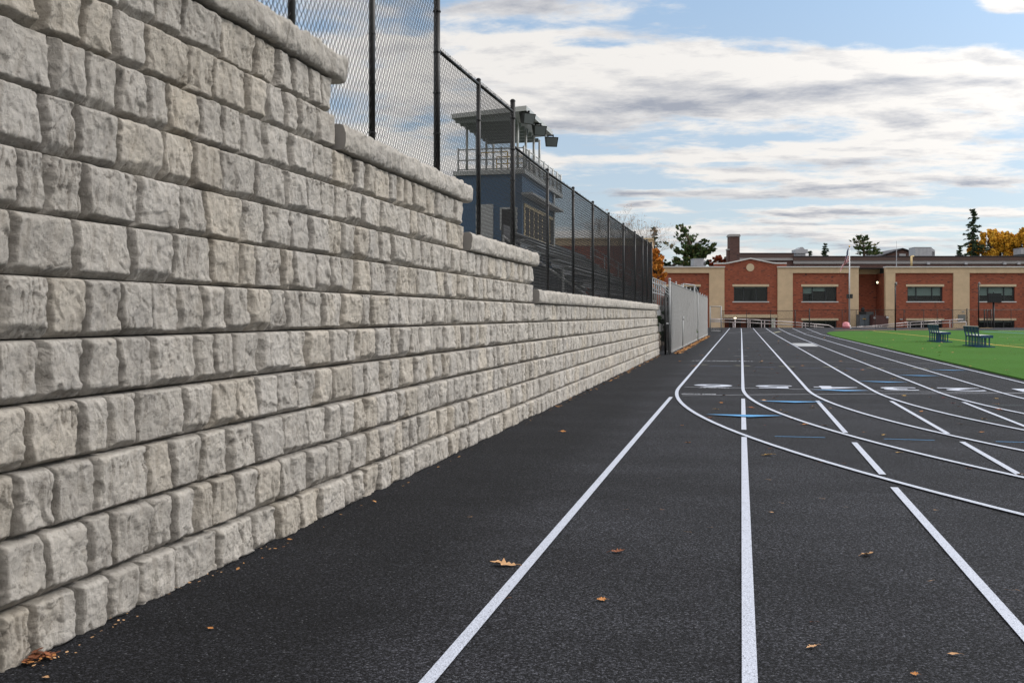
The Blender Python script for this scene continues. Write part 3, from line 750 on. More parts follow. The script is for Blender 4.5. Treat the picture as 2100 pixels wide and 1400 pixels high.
gate = empty('black_gate', P(1370, 727, 33.2)[:2]+(0,), 'narrow black chain link gate between the end of the stone wall and the pale fence', 'gate')
a, b = P(1364.5, 600, 32.6), P(1375.3, 605, 33.2)
for q in (a, b):
    p = MB(); p.tube((q[0], q[1], 0), (q[0], q[1], 1.99), .03, 10); p.sphere((q[0], q[1], 2.0), .034, 8, 5); p.build('gate_post', M['black_metal'], gate, True)
for zr in (1.93, 1.02, .10):
    p = MB(); p.tube((a[0], a[1], zr), (b[0], b[1], zr), .02, 8); p.build('rail', M['black_metal'] if zr != 1.02 else M['galvanized'], gate, True)
c = (b[0]-.10, b[1]+3.2)
chain('wire_mesh', ST(a[0], a[1]+.02), ST(b[0], b[1]+.02), .08, 1.93, M['black_wire'], gate, h=.06, n=4, r=.003)
p = MB(); p.tube((a[0]+.03, a[1]+.3, .1), (a[0]+.03, a[1]+.3, 1.9), .02, 8); p.tube((a[0]+.10, a[1]+.5, .1), (a[0]+.10, a[1]+.5, 1.9), .02, 8); p.build('folded_leaf', M['black_metal'], gate, True)
chain('wire_mesh', ST(a[0]-.1, a[1]+.35), ST(b[0], b[1]+.35), .08, 1.9, M['black_wire'], gate, h=.05, n=4, r=.0032)

g2 = empty('walk_gate', P(1467, 682, 73.5)[:2]+(0,), 'small open-meshed galvanized gate standing at the far end of the pale fence', 'gate')
p = MB(); x0, x1, Yg = P(1456.5, 0, 73.5)[0], P(1479, 0, 73.5)[0], 73.5; zt = CH-(627.5-HY)/F*Yg
for x in (x0, x1): p.tube((x, Yg, 0.02), (x, Yg, zt), .04, 8)
for z in (.12, zt*.46, zt-.03): p.tube((x0, Yg, z), (x1, Yg, z), .032, 8)
p.build('frame', M['galvanized'], g2, True)
chain('wire_mesh', ST(x0, Yg), ST(x1, Yg), .12, zt-.03, M['galv_wire'], g2, n=3, r=.002)

# ------------------------------------------------------------------ foliage tools
def scatter_leaves(centers, radii, count, size, flat=.6, seed=0, elong=2.2, dirs=None):
    """small leaf faces spread through ellipsoidal clumps; returns verts, faces"""
    r = np.random.RandomState(seed); centers = np.array(centers, float); radii = np.array(radii, float)
    if radii.ndim == 1: radii = np.stack([radii, radii, radii*flat], -1)
    wts = np.maximum(radii.prod(1), 1e-6)**.67; idx = r.choice(len(centers), count, p=wts/wts.sum())
    g = r.normal(size=(count, 3)); g /= np.linalg.norm(g, axis=1)[:, None]; g *= r.rand(count, 1)**.45
    pos = centers[idx]+g*radii[idx]
    a = r.normal(size=(count, 3));
    if dirs is not None: a = np.array(dirs)[idx]*1.6+a*.8
    a /= np.linalg.norm(a, axis=1)[:, None]
    b = np.cross(a, r.normal(size=(count, 3))); b /= np.linalg.norm(b, axis=1)[:, None]
    sz = size*r.uniform(.5, 1.4, (count, 1))
    A, B = a*sz*elong*.5, b*sz*.5
    V_ = np.stack([pos-A, pos-.1*A+B, pos+A, pos-.1*A-B], 1).reshape(-1, 3)
    return V_, np.arange(count*4).reshape(-1, 4)
def limb_mesh(limbs):
    mb = MB()
    for pts, r0, r1 in limbs:
        n = len(pts)-1
        for i in range(n): mb.tube(pts[i], pts[i+1], r0+(r1-r0)*i/n, 6, r0+(r1-r0)*(i+1)/n, caps=False)
    return mb
def conifer(name, label, cat, px, pyt, Y, halfw, pyb=548, seed=0, mat='spruce_green', dens=1.0, ragged=.35, lean=0, group=None, layers=20, droop=.25):
    r = random.Random(seed); top = P(px, pyt, Y); base = (top[0]-lean, Y, -1.85)
    sc_ = Y/F; hw = halfw*sc_; zb = CH-(pyb-HY)*sc_-1.5
    o = empty(name, base, label, cat, group)
    limbs = [([base, ((base[0]+top[0])/2, Y, (base[2]+top[2])/2), top], hw*.10+.12, .02)]
    cs, rd, dr = [], [], []
    H = top[2]-zb; layers = int(layers*1.5)
    for i in range(layers):
        f = (i+.3)/layers; z = top[2]-f*H
        nb = 4+int(f*4)
        L0 = hw*(.10+.95*f**.85)
        for j in range(nb):
            a = r.uniform(0, 2*pi); L = L0*r.uniform(1-ragged*1.3, 1+ragged*.5); xx = top[0]-lean*(f)
            st = Vector((xx, Y, z)); en = st+Vector((cos(a)*L, sin(a)*L, -L*droop*r.uniform(.3, 1.6)+L*.18))
            mid = (st+en)/2+Vector((0, 0, -.06*L))
            limbs.append(([st, mid, en], .05+.02*L*.2, .012))
            ns = max(2, int(L/.55*1.2))
            for q in range(ns):
                u = (q+.6)/ns; p_ = st.lerp(en, u)+Vector((r.uniform(-.15, .15), r.uniform(-.15, .15), r.uniform(-.12, .05)))
                rr = hw*.046*(1.25-.5*u)+.05
                cs.append(p_); rd.append((rr*1.35, rr*1.35, rr*.65)); d_ = (en-st).normalized(); dr.append((d_.x, d_.y, d_.z))
    limb_mesh(limbs).build('trunk', M['bark'], o)
    V_, F_ = scatter_leaves(cs, rd, int(len(cs)*11*dens), .17*max(.7, Y/150), seed=seed, elong=2.6, dirs=dr)
    nmesh('crown', V_, F_, M[mat], o); return o

# ------------------------------------------------------------------ school building
YB = 118.0; k_ = YB/F
bx = lambda px: (px-1050)*k_
bz = lambda py: CH-(py-HY)*k_
ZG = -1.9
school = empty('school_building', (bx(1700), YB, ZG), 'long low red brick school with tan stone piers, flat roof and small gabled bay', 'school')
def holes(x0, x1, z0, z1, hs, y0, y1, mat, name='brick_wall'):
    mb = MB(); zs = sorted({z0, z1}|{h[2] for h in hs}|{h[3] for h in hs}); zs = [z for z in zs if z0 <= z <= z1]
    for a, b in zip(zs[:-1], zs[1:]):
        cut = sorted([(h[0], h[1]) for h in hs if h[2] <= a+1e-6 and h[3] >= b-1e-6]); x = x0
        for c, d in cut: mb.bb(x, c, y0, y1, a, b); x = d
        mb.bb(x, x1, y0, y1, a, b)
    return mb.build(name, mat, school)
def window(x0, x1, z0, z1, muls, blind=.62, parts=None, depth=.22):
    f = MB(); t = .10; y = YB+depth
    f.bb(x0, x1, y-.05, y+.06, z1-t, z1); f.bb(x0, x1, y-.05, y+.06, z0, z0+t)
    f.bb(x0, x0+t, y-.048, y+.058, z0+t, z1-t); f.bb(x1-t, x1, y-.048, y+.058, z0+t, z1-t)
    for m_ in muls: f.bb(m_-.05, m_+.05, y-.046, y+.056, z0+t, z1-t)
    fr = f.build('window', M['dark_frame'], school)
    g = MB(); g.bb(x0+t, x1-t, y+.004, y+.012, z0+t, z1-t); g.build('pane', M['glass'], fr)
    e = [x0+t]+list(muls)+[x1-t]
    for i, (a, b) in enumerate(zip(e[:-1], e[1:])):
        bl = blind[i] if isinstance(blind, (list, tuple)) else blind
        if bl > 0:
            q = MB(); q.bb(a+.04, b-.04, y+.10, y+.12, z1-t-(z1-z0-2*t)*bl, z1-t); q.build('blind', M['blind'], fr)
    bk = MB(); bk.bb(x0-.1, x1+.1, y+.34, y+.40, z0-.1, z1+.1); bk.build('room_interior', M['interior'], fr)
    return fr
def lintel(x0, x1, z0, z1): q = MB(); q.bb(x0, x1, YB-.05, YB+.2, z0, z1); q.build('lintel', M['lintel'], school)
def sill(x0, x1, z0, z1): q = MB(); q.bb(x0, x1, YB-.09, YB+.18, z0, z1); q.build('sill', M['white_coping'], school)
zw0, zw1 = bz(618), bz(587.8); zl0, zl1 = bz(583), bz(587.6)
bays = [  # wall x0,x1, upper window px (x0,x1, mullions, blinds), lower window px
    (1250, 1454, (1365, 1434, [1388, 1411], 0), None),
    (1485, 1594, (1505, 1574, [1525.5, 1551.5], [.06, .05, .04]), (1486, 1592)),
    (1625, 1740, (1646, 1716, [1667, 1694], [.46, .28, .0]), (1646, 1716)),
    (1835, 1954, (1861, 1933, [1880, 1912.5], .62), (1861, 1933)),
    (1987, 2105, (2008, 2081, [2027.5, 2060.5], .60), (2008, 2081)),
    (2137, 2260, (2158, 2230, [2178, 2209], .60), (2158, 2230))]
for (a, b, wv, lo) in bays:
    gab = a == 1485
    hs = [(bx(wv[0]), bx(wv[1]), zw0, zw1)]
    if lo: hs.append((bx(lo[0]), bx(lo[1]), bz(690), bz(657 if not gab else 652)))
    holes(bx(a), bx(b), ZG, bz(560 if not gab else 549), hs, YB, YB+.4, M['brick'])
    window(bx(wv[0]), bx(wv[1]), zw0, zw1, [bx(m_) for m_ in wv[2]], wv[3])
    lintel(bx(wv[0]-3), bx(wv[1]+3), bz(587.7), zl0); sill(bx(wv[0]-3), bx(wv[1]+3), bz(620), bz(618))
    if lo and not gab:
        lintel(bx(lo[0]-3), bx(lo[1]+3), bz(657), bz(652.6)); window(bx(lo[0]), bx(lo[1]), bz(690), bz(657), [bx(lo[0]+19), bx(lo[1]-21)], .07 if a > 1900 else 0)
    if gab:
        q = MB(); q.bb(bx(1485.3), bx(1593.7), YB-.10, YB+.02, bz(649.6), bz(644.6)); q.bb(bx(1485.3), bx(1593.7), YB-.16, YB+.02, bz(651.5), bz(649.7)); q.build('lintel', M['lintel'], school)
        q = MB(); q.bb(bx(1486), bx(1592), YB+2.2, YB+2.3, ZG, bz(651.6)); q.build('recess_wall', M['brick'], school)
        for x_ in (1512, 1560): window(bx(x_-9), bx(x_+15), bz(690), bz(656), [], 0, depth=2.0)
        q = MB(); q.bb(bx(1540), bx(1586), YB+2.12, YB+2.19, ZG, bz(656)); q.build('doorway', M['interior'], school)
# gable over the bay: parapet curving up to a low peak
gp = [(1465, 547), (1465, 541.5), (1485, 541.5), (1494, 540.4), (1539, 531), (1584, 540.4), (1594, 541), (1613, 541), (1613, 547)]
q = MB(); q.prism([(bx(a), bz(b)) for a, b in gp+[(1613, 549), (1465, 549)]], YB+.05, YB+.4); q.build('gable', M['brick'], school)
cp = [(1465, 541.5), (1485, 541.5), (1494, 540.4), (1539, 531), (1584, 540.4), (1594, 541), (1613, 541)]
q = MB()
for (a, b), (c, d) in zip(cp[:-1], cp[1:]): q.prism([(bx(a), bz(b)), (bx(c), bz(d)), (bx(c), bz(d-2.6)), (bx(a), bz(b-2.6))], YB-.12, YB+.5)
q.build('gable_coping', M['white_coping'], school)
q = MB(); q.tube((bx(1538.5), YB-.06, bz(548.5)), (bx(1538.5), YB+.1, bz(548.5)), 8*k_, 28); q.build('round_medallion', M['lintel'], school, False)
# piers, friezes and copings
for (a, b, proud) in ((1454, 1485, .18), (1594, 1625, .18), (1740, 1760, .18), (1815, 1835, .18), (1954, 1987, .18), (2105, 2137, .18)):
    q = MB(); q.bb(bx(a), bx(b), YB-proud, YB+.3, ZG, bz(560)); q.build('stone_pier', M['tan_stone'], school)
for (a, b) in ((1250, 1485), (1594, 1760), (1815, 2260)):
    q = MB(); q.bb(bx(a), bx(b), YB-.185, YB+.35, bz(559.9), bz(551)); q.bb(bx(a)-.02, bx(b)+.02, YB-.24, YB+.36, bz(550.9), bz(548.6)); q.build('frieze', M['tan_stone'], school)
    q = MB(); q.bb(bx(a)-.05, bx(b)+.05, YB-.34, YB+.5, bz(548.5), bz(546.4)); q.build('coping', M['white_coping'], school)
# recessed entry between two piers
q = MB(); q.bb(bx(1756), bx(1822), YB+3.0, YB+3.3, ZG, bz(560)); q.bb(bx(1815), bx(1818), YB+.31, YB+3.0, ZG, bz(560)); q.build('recess_wall', M['brick'], school)
q = MB(); q.bb(bx(1756), bx(1769), YB+2.85, YB+2.99, ZG, bz(560)); q.bb(bx(1756), bx(1822), YB+2.8, YB+3.2, bz(560.2), bz(550.5)); q.bb(bx(1757), bx(1759.5), YB+.31, YB+2.8, ZG, bz(550)); q.build('recess_stone', M['tan_stone'], school)
q = MB(); q.bb(bx(1756), bx(1822), YB+2.7, YB+3.4, bz(550.3), bz(548.2)); q.build('coping', M['white_coping'], school)
q = MB(); q.box((bx(1812.5), YB+2.2, bz(578)), (.28, .5, .45)); wl_ = q.build('wall_lamp', M['dark_frame'], school)
q = MB(); q.box((bx(1812.5)-.05, YB+1.93, bz(578)), (.16, .03, .22)); q.build('lamp_lens', M['lamp_lit'], wl_)
q = MB(); q.bb(bx(1963), bx(1978), YB-.30, YB-.185, bz(660), bz(645)); q.build('wall_box', pmat('meter_grey', (.17, .18, .18), .6, 0, .1, 2), school)
q = MB(); q.bb(bx(1971), bx(1976), YB-.26, YB-.185, bz(640), bz(637.5)); q.bb(bx(1845), bx(1850), YB-.2, YB, bz(656), bz(653)); q.build('wall_fitting', M['grey_band'], school)
q = MB(); q.bb(bx(1250), bx(2260), YB+.36, YB+32, bz(549.2), bz(548.6)); q.build('roof', M['roof_dark'], school)
# upper storey set back
YU = 140.0; ku = YU/F; ux = lambda px: (px-1050)*ku; uz = lambda py: CH-(py-HY)*ku
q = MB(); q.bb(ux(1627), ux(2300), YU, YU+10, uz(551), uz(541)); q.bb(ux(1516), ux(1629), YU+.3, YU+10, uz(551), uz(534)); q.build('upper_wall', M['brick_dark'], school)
q = MB(); q.bb(ux(1627), ux(2300), YU-.15, YU+.1, uz(540.9), uz(534.6)); q.bb(ux(1516), ux(1629), YU+.1, YU+.5, uz(533.8), uz(529)); q.build('stone_band', M['grey_band'], school)
q = MB(); q.bb(ux(1627), ux(2300), YU-.25, YU+10, uz(534.5), uz(526.6)); q.bb(ux(1516), ux(1629), YU+.2, YU+10, uz(528.9), uz(519.8)); q.build('fascia', M['brown_trim'], school)
q = MB(); q.bb(ux(1627), ux(2300), YU-.35, YU+10.1, uz(526.5), uz(525)); q.bb(ux(1516), ux(1629.3), YU+.1, YU+10.1, uz(519.7), uz(518.4)); q.bb(ux(1558), ux(1571), YU+2, YU+3, uz(518.2), uz(517)); q.build('roof_edge', M['roof_dark'], school)
for px in (1902, 1979, 2058, 2087): q = MB(); q.bb(ux(px-3), ux(px+3), YU-.42, YU-.16, uz(542.5), uz(538)); q.build('vent_box', M['hvac'], school)
q = MB(); q.bb(ux(1667), ux(1727), YU-.18, YU, uz(541), uz(536.5)); q.build('stone_band', M['grey_band'], school)
YC = 132.0; kc = YC/F; qx = lambda px: (px-1050)*kc; qz = lambda py: CH-(py-HY)*kc
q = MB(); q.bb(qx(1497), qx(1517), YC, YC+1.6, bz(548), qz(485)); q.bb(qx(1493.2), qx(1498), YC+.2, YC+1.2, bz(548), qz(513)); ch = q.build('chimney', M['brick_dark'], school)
q = MB(); q.bb(qx(1495.6), qx(1518.4), YC-.12, YC+1.72, qz(485), qz(482.3)); q.bb(qx(1496.3), qx(1517.7), YC-.06, YC+1.66, qz(482.2), qz(480.2)); q.build('chimney_cap', M['grey_band'], ch); q = MB(); q.bb(qx(1492.4), qx(1499), YC+.1, YC+1.3, qz(512.9), qz(510)); q.build('chimney_cap', M['grey_band'], ch)

# things on the roofs
hv = empty('rooftop_fan', (ux(1643), 145, bz(548)), 'white mushroom-shaped exhaust hood on the upper roof right of the brick chimney', 'roof vent')
Yh = 145; h_ = lambda a, b: ((a-1050)*Yh/F, CH-(b-HY)*Yh/F)
q = MB(); a0, z0 = h_(1634, 549); a1, z1 = h_(1652, 520); q.bb(a0, a1, Yh, Yh+1.5, z0, z1); q.build('curb', M['hvac'], hv)
q = MB(); a0, z0 = h_(1630.5, 519.5); a1, z1 = h_(1655.5, 511.5); xm = h_(1643, 507)
q.prism([(a0, z0), (a1, z0), (a1, z1), (a0+(a1-a0)*.75, z1), (a0+(a1-a0)*.6, xm[1]), (a0+(a1-a0)*.4, xm[1]), (a0+(a1-a0)*.25, z1), (a0, z1)], Yh-.3, Yh+1.8); q.build('hood', M['hvac'], hv)
def rtu(name, label, px0, px1, py0, py1, Y, cat='air conditioner', extra=True):
    x0, x1 = (px0-1050)*Y/F, (px1-1050)*Y/F; z0, z1 = CH-(py1-HY)*Y/F, CH-(py0-HY)*Y/F
    o = empty(name, ((x0+x1)/2, Y, z0-.4), label, cat)
    q = MB(); w_ = x1-x0; q.bb(x0, x0+w_*.80, Y, Y+2.2, z0, z1)
    for i in range(1, 4): q.bb(x0+w_*.2*i-.015, x0+w_*.2*i+.015, Y-.03, Y, z0+.08, z1-.08)
    q.bb(x0-.05, x0+w_*.82, Y-.06, Y+2.26, z1, z1+.06); q.build('cabinet', M['hvac'], o)
    q = MB(); q.add([(x0+w_*.8, Y, z1), (x1, Y+.1, z1-(z1-z0)*.3), (x1, Y+.1, z0), (x0+w_*.8, Y, z0), (x0+w_*.8, Y+2.1, z1), (x1, Y+2, z1-(z1-z0)*.3), (x1, Y+2, z0), (x0+w_*.8, Y+2.1, z0)],
        [(0, 3, 2, 1), (4, 5, 6, 7), (0, 1, 5, 4), (1, 2, 6, 5), (2, 3, 7, 6)]); q.build('intake_hood', M['hvac'], o)
    q = MB()
    for i in range(4): zz = z0+(z1-z0)*(.15+.11*i); q.bb(x0+w_*.84, x1-w_*.02, Y-.0, Y+.1, zz, zz+.06)
    q.build('louvre', M['hvac_dark'], o)
    q = MB(); q.bb(x0-.05, x0+w_*.84, Y+.1, Y+2.1, z0-.9, z0); q.build('curb', M['hvac_dark'], o); return o
rtu('rooftop_unit', 'large white air handler with louvred end on the roof below the evergreen', 1876.5, 1918, 507.5, 526, 143)
rtu('rooftop_unit', 'grey boxy air conditioner on the low roof under the wind-swept pine', 1423, 1447, 531, 546, 126)
rtu('rooftop_unit', 'pale box unit on the roof at the right edge of the picture', 2094, 2120, 509, 521, 143)
q = MB(); q.bb(bx(1356), bx(1403), YB+5, YB+9, bz(549), bz(541)); q.bb(bx(1414), bx(1446), YB+5, YB+9, bz(549), bz(541.3))
tag(q.build('roof_screen', M['roof_dark'], None), 'long low dark panels lying on the flat roof beside the orange tree', 'roof panels')
q = MB(); q.bb(bx(1403.3), bx(1413.7), YB+4.6, YB+6, bz(549), bz(540.8)); q.bb(bx(1403), bx(1414), YB+4.5, YB+6.1, bz(540.7), bz(540.2)); tag(q.build('roof_hatch', M['white_coping']), 'small white box between the dark panels on the flat roof', 'roof hatch')
q = MB(); q.tube(P(1869, 549, 120), P(1869, 525, 120), .12, 10); q.tube(P(1869, 525.5, 120), (P(1869, 525.5, 120)[0]+.3, 120, P(0, 525.5, 120)[2]), .1, 8); tag(q.build('vent_pipe', pmat('pale_yellow', (.62, .47, .24), .6), None, True), 'pale yellow vent pipe standing on the low roof below the white air handler', 'vent pipe')
# gabled brick house behind
Yq = 165; hq = lambda a, b: ((a-1050)*Yq/F, CH-(b-HY)*Yq/F)
hs_ = empty('gabled_block', (hq(1843, 0)[0], Yq, ZG), 'brick gable end with a small louvre rising behind the long roof', 'building')
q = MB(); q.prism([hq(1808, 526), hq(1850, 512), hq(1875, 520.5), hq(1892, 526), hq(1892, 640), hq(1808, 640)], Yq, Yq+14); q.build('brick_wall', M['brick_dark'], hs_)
q = MB()
for a, b in (((1806, 525.5), (1850, 510.5)), ((1850, 510.5), (1893, 525.0))):
    a_, b_ = hq(*a), hq(*b); q.prism([a_, b_, (b_[0], b_[1]+.16), (a_[0], a_[1]+.16)], Yq-.3, Yq+14.3)
q.build('roof', M['roof_dark'], hs_)
q = MB(); a_, b_ = hq(1844, 526), hq(1857, 520.5); q.bb(a_[0], b_[0], Yq-.08, Yq, a_[1], b_[1]); q.build('louvre', M['hvac'], hs_)
q = MB(); q.tube(P(1838.5, 549, 130), P(1838.5, 511, 130), .05, 6); q.tube(P(1838.5, 511, 130), P(1838.5, 494, 130), .018, 5); tag(q.build('antenna', M['hvac']), 'thin upright whip antenna in front of the brick gable end', 'antenna')
# tall brick wing on the left behind the fence
YL = 96.0; lx = lambda px: (px-1050)*YL/F; lz = lambda py: CH-(py-HY)*YL/F
wing = empty('brick_wing', (lx(1240), YL, ZG), 'taller brick block with tan stone crown rising behind the black fence and the orange tree', 'building')
q = MB(); q.add([(lx(1135), YL, ZG), (lx(1337), YL, ZG), (lx(1337)+1.4, YL+9, ZG), (lx(1135), YL+9, ZG)]+[(x, y, lz(504)) for x, y in ((lx(1135), YL), (lx(1337), YL), (lx(1337)+1.4, YL+9), (lx(1135), YL+9))],
    [(3, 2, 1, 0), (4, 5, 6, 7), (0, 1, 5, 4), (1, 2, 6, 5), (2, 3, 7, 6), (3, 0, 4, 7)]); q.build('brick_wall', M['brick'], wing)
q = MB()
for (za, zb_, e) in ((504, 491.5, .05), (491.4, 488, .14)):
    b0 = [(lx(1135)-e, YL-e), (lx(1337)+e, YL-e), (lx(1337)+1.4+e, YL+9+e), (lx(1135)-e, YL+9+e)]
    q.add([(x, y, lz(za)) for x, y in b0]+[(x, y, lz(zb_)) for x, y in b0], [(3, 2, 1, 0), (4, 5, 6, 7), (0, 1, 5, 4), (1, 2, 6, 5), (2, 3, 7, 6), (3, 0, 4, 7)])
q.build('stone_crown', M['tan_stone'], wing)
q = MB(); q.bb(lx(1341), lx(1343.5), YL+4, YL+4.1, lz(531), lz(513)); q.bb(lx(1160), lx(1172), YL-.05, YL, lz(560), lz(535)); q.build('window', M['blind'], wing)

# ------------------------------------------------------------------ fence, ramps, poles before the school
YF = 105.5; kf = YF/F; fx = lambda px: (px-1050)*kf; fz = lambda py: CH-(py-HY)*kf
bf = empty('far_fence', (fx(1750), YF, ZG), 'low black chain link fence stretching along the far end in front of the school', 'fence')
for px, r_, pt in [(1483, .03, 637), (1531, .03, 637), (1580.5, .03, 637.4), (1630.5, .055, 636), (1659.8, .06, 633), (1727, .03, 635.2), (1756, .03, 635.2), (1795, .03, 635.5), (1854, .035, 634.5), (1894.5, .035, 634.5), (1922, .03, 634.5), (1953, .03, 634.5), (1983, .06, 633.5), (2018, .035, 635), (2073.5, .03, 634.8), (2120, .03, 634.8)]:
    q = MB(); q.tube((fx(px), YF, ZG), (fx(px), YF, fz(pt)), r_, 8); q.sphere((fx(px), YF, fz(pt)), r_*1.1, 8, 4); q.build('fence_post', M['black_metal'], bf, True)
for a, b, z in ((1480, 1630, 637), (1630, 1660, 637), (1660, 2125, 635)):
    q = MB(); q.tube((fx(a), YF, fz(z)), (fx(b), YF, fz(z)), .024, 6); q.build('top_rail', M['black_metal'], bf, True)
q = MB(); q.tube((fx(1480), YF, fz(653)), (fx(1630), YF, fz(654.4)), .02, 6); q.build('mid_rail', M['black_metal'], bf, True)
def flat_mesh(name, x0, x1, y, z0, z1, h, r, mat, parent):     # straight crossing wires, for distant netting
    L = x1-x0; Hh = z1-z0; n = int((L+Hh)/h); a = np.arange(n)*h
    vs = []
    for sgn in (1, -1):
        for i in range(n):
            xa = x0-Hh+a[i]; p0, p1 = (xa, z0), (xa+Hh, z1)
            t0 = max(0, (x0-xa)/Hh); t1 = min(1, (x1-xa)/Hh)
            if t1 <= t0: continue
            pts = [(xa+Hh*t, z0+Hh*t) for t in (t0, t1)]
            if sgn < 0: pts = [(x0+x1-px_, pz) for px_, pz in pts]
            (xa_, za), (xb_, zb_) = pts; yy = y+.004*sgn
            for ox, oy in ((-r, -r), (r, -r), (0, r)): vs.append(((xa_+ox, yy+oy, za), (xb_+ox, yy+oy, zb_)))
    vs = np.array(vs).reshape(-1, 3, 2, 3); nq = len(vs); I = np.arange(nq*6).reshape(nq, 3, 2); In = np.roll(I, -1, 1)
    F_ = np.stack([I[..., 0], In[..., 0], In[..., 1], I[..., 1]], -1).reshape(-1, 4)
    return nmesh(name, vs.reshape(-1, 3), F_, mat, parent)
flat_mesh('wire_mesh', fx(1480), fx(2125), YF, -1.6, fz(636), .14, .006, M['black_wire'], bf)
# open gate leaf in that fence
gl_ = empty('fence_gate', (fx(2022), YF-.6, ZG), 'narrow black double gate post group behind the dark scoreboard pole', 'gate')
q = MB()
for px in (2014.5, 2019.5, 2028): q.tube((fx(px), YF-.5, ZG), (fx(px), YF-.5, fz(634.2)), .055, 8)
for z in (636, 652): q.tube((fx(2014.5), YF-.5, fz(z)), (fx(2028), YF-.5, fz(z)), .03, 6)
q.build('gate_frame', M['black_metal'], gl_, True)
flat_mesh('wire_mesh', fx(2019.5), fx(2028), YF-.5, -1.6, fz(636), .10, .010, M['black_wire'], gl_)
def handrail(label, pts_top, pts_low, posts, Y, group=None):
    rx = lambda px: (px-1050)*Y/F; rz = lambda py: CH-(py-HY)*Y/F
    o = empty('handrail', (rx(pts_top[0][0]), Y, ZG), label, 'handrail')
    for pts, nm in ((pts_top, 'top_rail'), (pts_low, 'lower_rail')):
        q = MB(); q.path([(rx(a), Y, rz(b)) for a, b in pts], .055, 8); q.build(nm, M['pink_pipe'], o, True)
    for px, py in posts: q = MB(); q.tube((rx(px), Y, ZG), (rx(px), Y, rz(py)), .05, 8); q.build('rail_post', M['pink_pipe'], o, True)
handrail('pale pipe handrail sloping down rightwards in front of the gabled bay', [(1456, 654), (1484, 654.4), (1533, 655), (1560, 656.5), (1626, 660.5), (1700, 667), (1712, 674)], [(1456, 659.5), (1484, 660), (1533, 661), (1560, 663), (1626, 666), (1690, 671)],
    [(1503.5, 660), (1507, 654.6), (1534, 655.3), (1538, 655.4), (1561.5, 656.6), (1568, 657), (1588.5, 658.5), (1645, 662), (1651.5, 662.5), (1670.5, 664.5), (1674, 665)], 108)
handrail('pale pipe handrail rising rightwards from the flagpole towards the stone pier', [(1745, 671), (1770, 670), (1800, 667.5), (1861, 661), (1930, 657), (1975, 654.8)], [(1762, 672), (1800, 671), (1861, 666.5), (1930, 662.5), (1981, 660)],
    [(1803.5, 667.5), (1808, 667), (1861.5, 661), (1866.5, 660.8), (1889.5, 659.4), (1894, 659), (1919, 658), (1923, 657.5), (1948, 656), (1953, 656), (1981, 660)], 108.5)
# bollard lamp
q = MB(); q.tube((P(1507.5, 0, 110)[0], 110, ZG), (P(1507.5, 0, 110)[0], 110, P(0, 653.5, 110)[2]), .05, 8)
bl = empty('lamp_bollard', (P(1507.5, 0, 110)[0], 110, ZG), 'small lit mushroom lamp behind the left handrail', 'lamp'); q.build('post', M['pink_pipe'], bl, True)
q = MB(); q.sphere((P(1507.5, 0, 110)[0], 110, P(0, 652.3, 110)[2]), .15, 12, 6, .5); q.build('lamp_head', M['lamp_lit'], bl, True)

# flagpole
Yp = 98.0; kp = Yp/F; X0 = (1742-1050)*kp; pz = lambda py: CH-(py-HY)*kp
fp = empty('flagpole', (X0, Yp, 0), 'tall white flagpole with gold ball and two small black boxes at mid height', 'flagpole')
q = MB(); q.tube((X0, Yp, 0), (X0, Yp, pz(507)), .085, 12, .045); q.build('pole', M['pole_white'], fp, True)
q = MB(); q.sphere((X0, Yp, pz(505.2)), .085, 12, 8); q.build('finial', M['gold'], fp, True)
q = MB(); q.tube((X0, Yp, 0), (X0, Yp, .06), .17, 14); q.tube((X0, Yp, .06), (X0, Yp, .3), .14, 14, .09); q.build('base_flange', M['pole_white'], fp, True)
for dx_ in (-.17, .17): q = MB(); q.box((X0+dx_, Yp-.05, pz(607.5)), (.2, .25, .42)); q.build('equipment_box', M['dark_frame'], fp)
fl = empty('flag', (X0-.05, Yp, pz(508)), 'american flag with stars and stripes hanging limp down the flagpole', 'flag')
nu, nv = 60, 52
def fpos(u, v):
    fold = .10*sin(u*16+v*2.0)*min(1, u*4)+.05*sin(u*31+v*5)
    x = X0-.07-(1.0*u**.75)*(.55+.45*v)-.05*sin(u*9+v*3); z = pz(508.5)-v*1.3*(1-.2*u)-u*1.85*(.75+.25*(1-v))
    return (x, Yp-.02+fold, z)
gridp = [fpos(i/nu, j/nv) for i in range(nu+1) for j in range(nv+1)]
cls = {'red': [], 'white': [], 'blue': [], 'star': []}
for i in range(nu):
    for j in range(nv):
        u, v = (i+.5)/nu, (j+.5)/nv; f_ = (i*(nv+1)+j, (i+1)*(nv+1)+j, (i+1)*(nv+1)+j+1, i*(nv+1)+j+1)
        if u < .4 and v < 7/13:
            st_ = (i % 4 == 1 and j % 6 == 2) or (i % 4 == 3 and j % 6 == 5)
            cls['star' if st_ else 'blue'].append(f_)
        else: cls['red' if int(v*13) % 2 == 0 else 'white'].append(f_)
for nm, mm, key in (('red_stripes', 'flag_red', 'red'), ('white_stripes', 'flag_white', 'white'), ('blue_canton', 'flag_blue', 'blue'), ('stars', 'flag_white', 'star')):
    used = sorted({a for f_ in cls[key] for a in f_}); mp = {a: i for i, a in enumerate(used)}
    nmesh(nm, [gridp[a] for a in used], [tuple(mp[a] for a in f_) for f_ in cls[key]], M[mm], fl)
q = MB(); bxy = P(1735, 673, 97); q.sphere((bxy[0], 97, .45), .33, 14, 8, .55); q.tube((bxy[0], 97, 0), (bxy[0], 97, .45), .36, 16, .33)
tag(q.build('pink_tub', M['pink_tub'], None, True, loc=(bxy[0], 97, 0)), 'pink plastic tub standing upside down at the foot of the flagpole', 'tub')
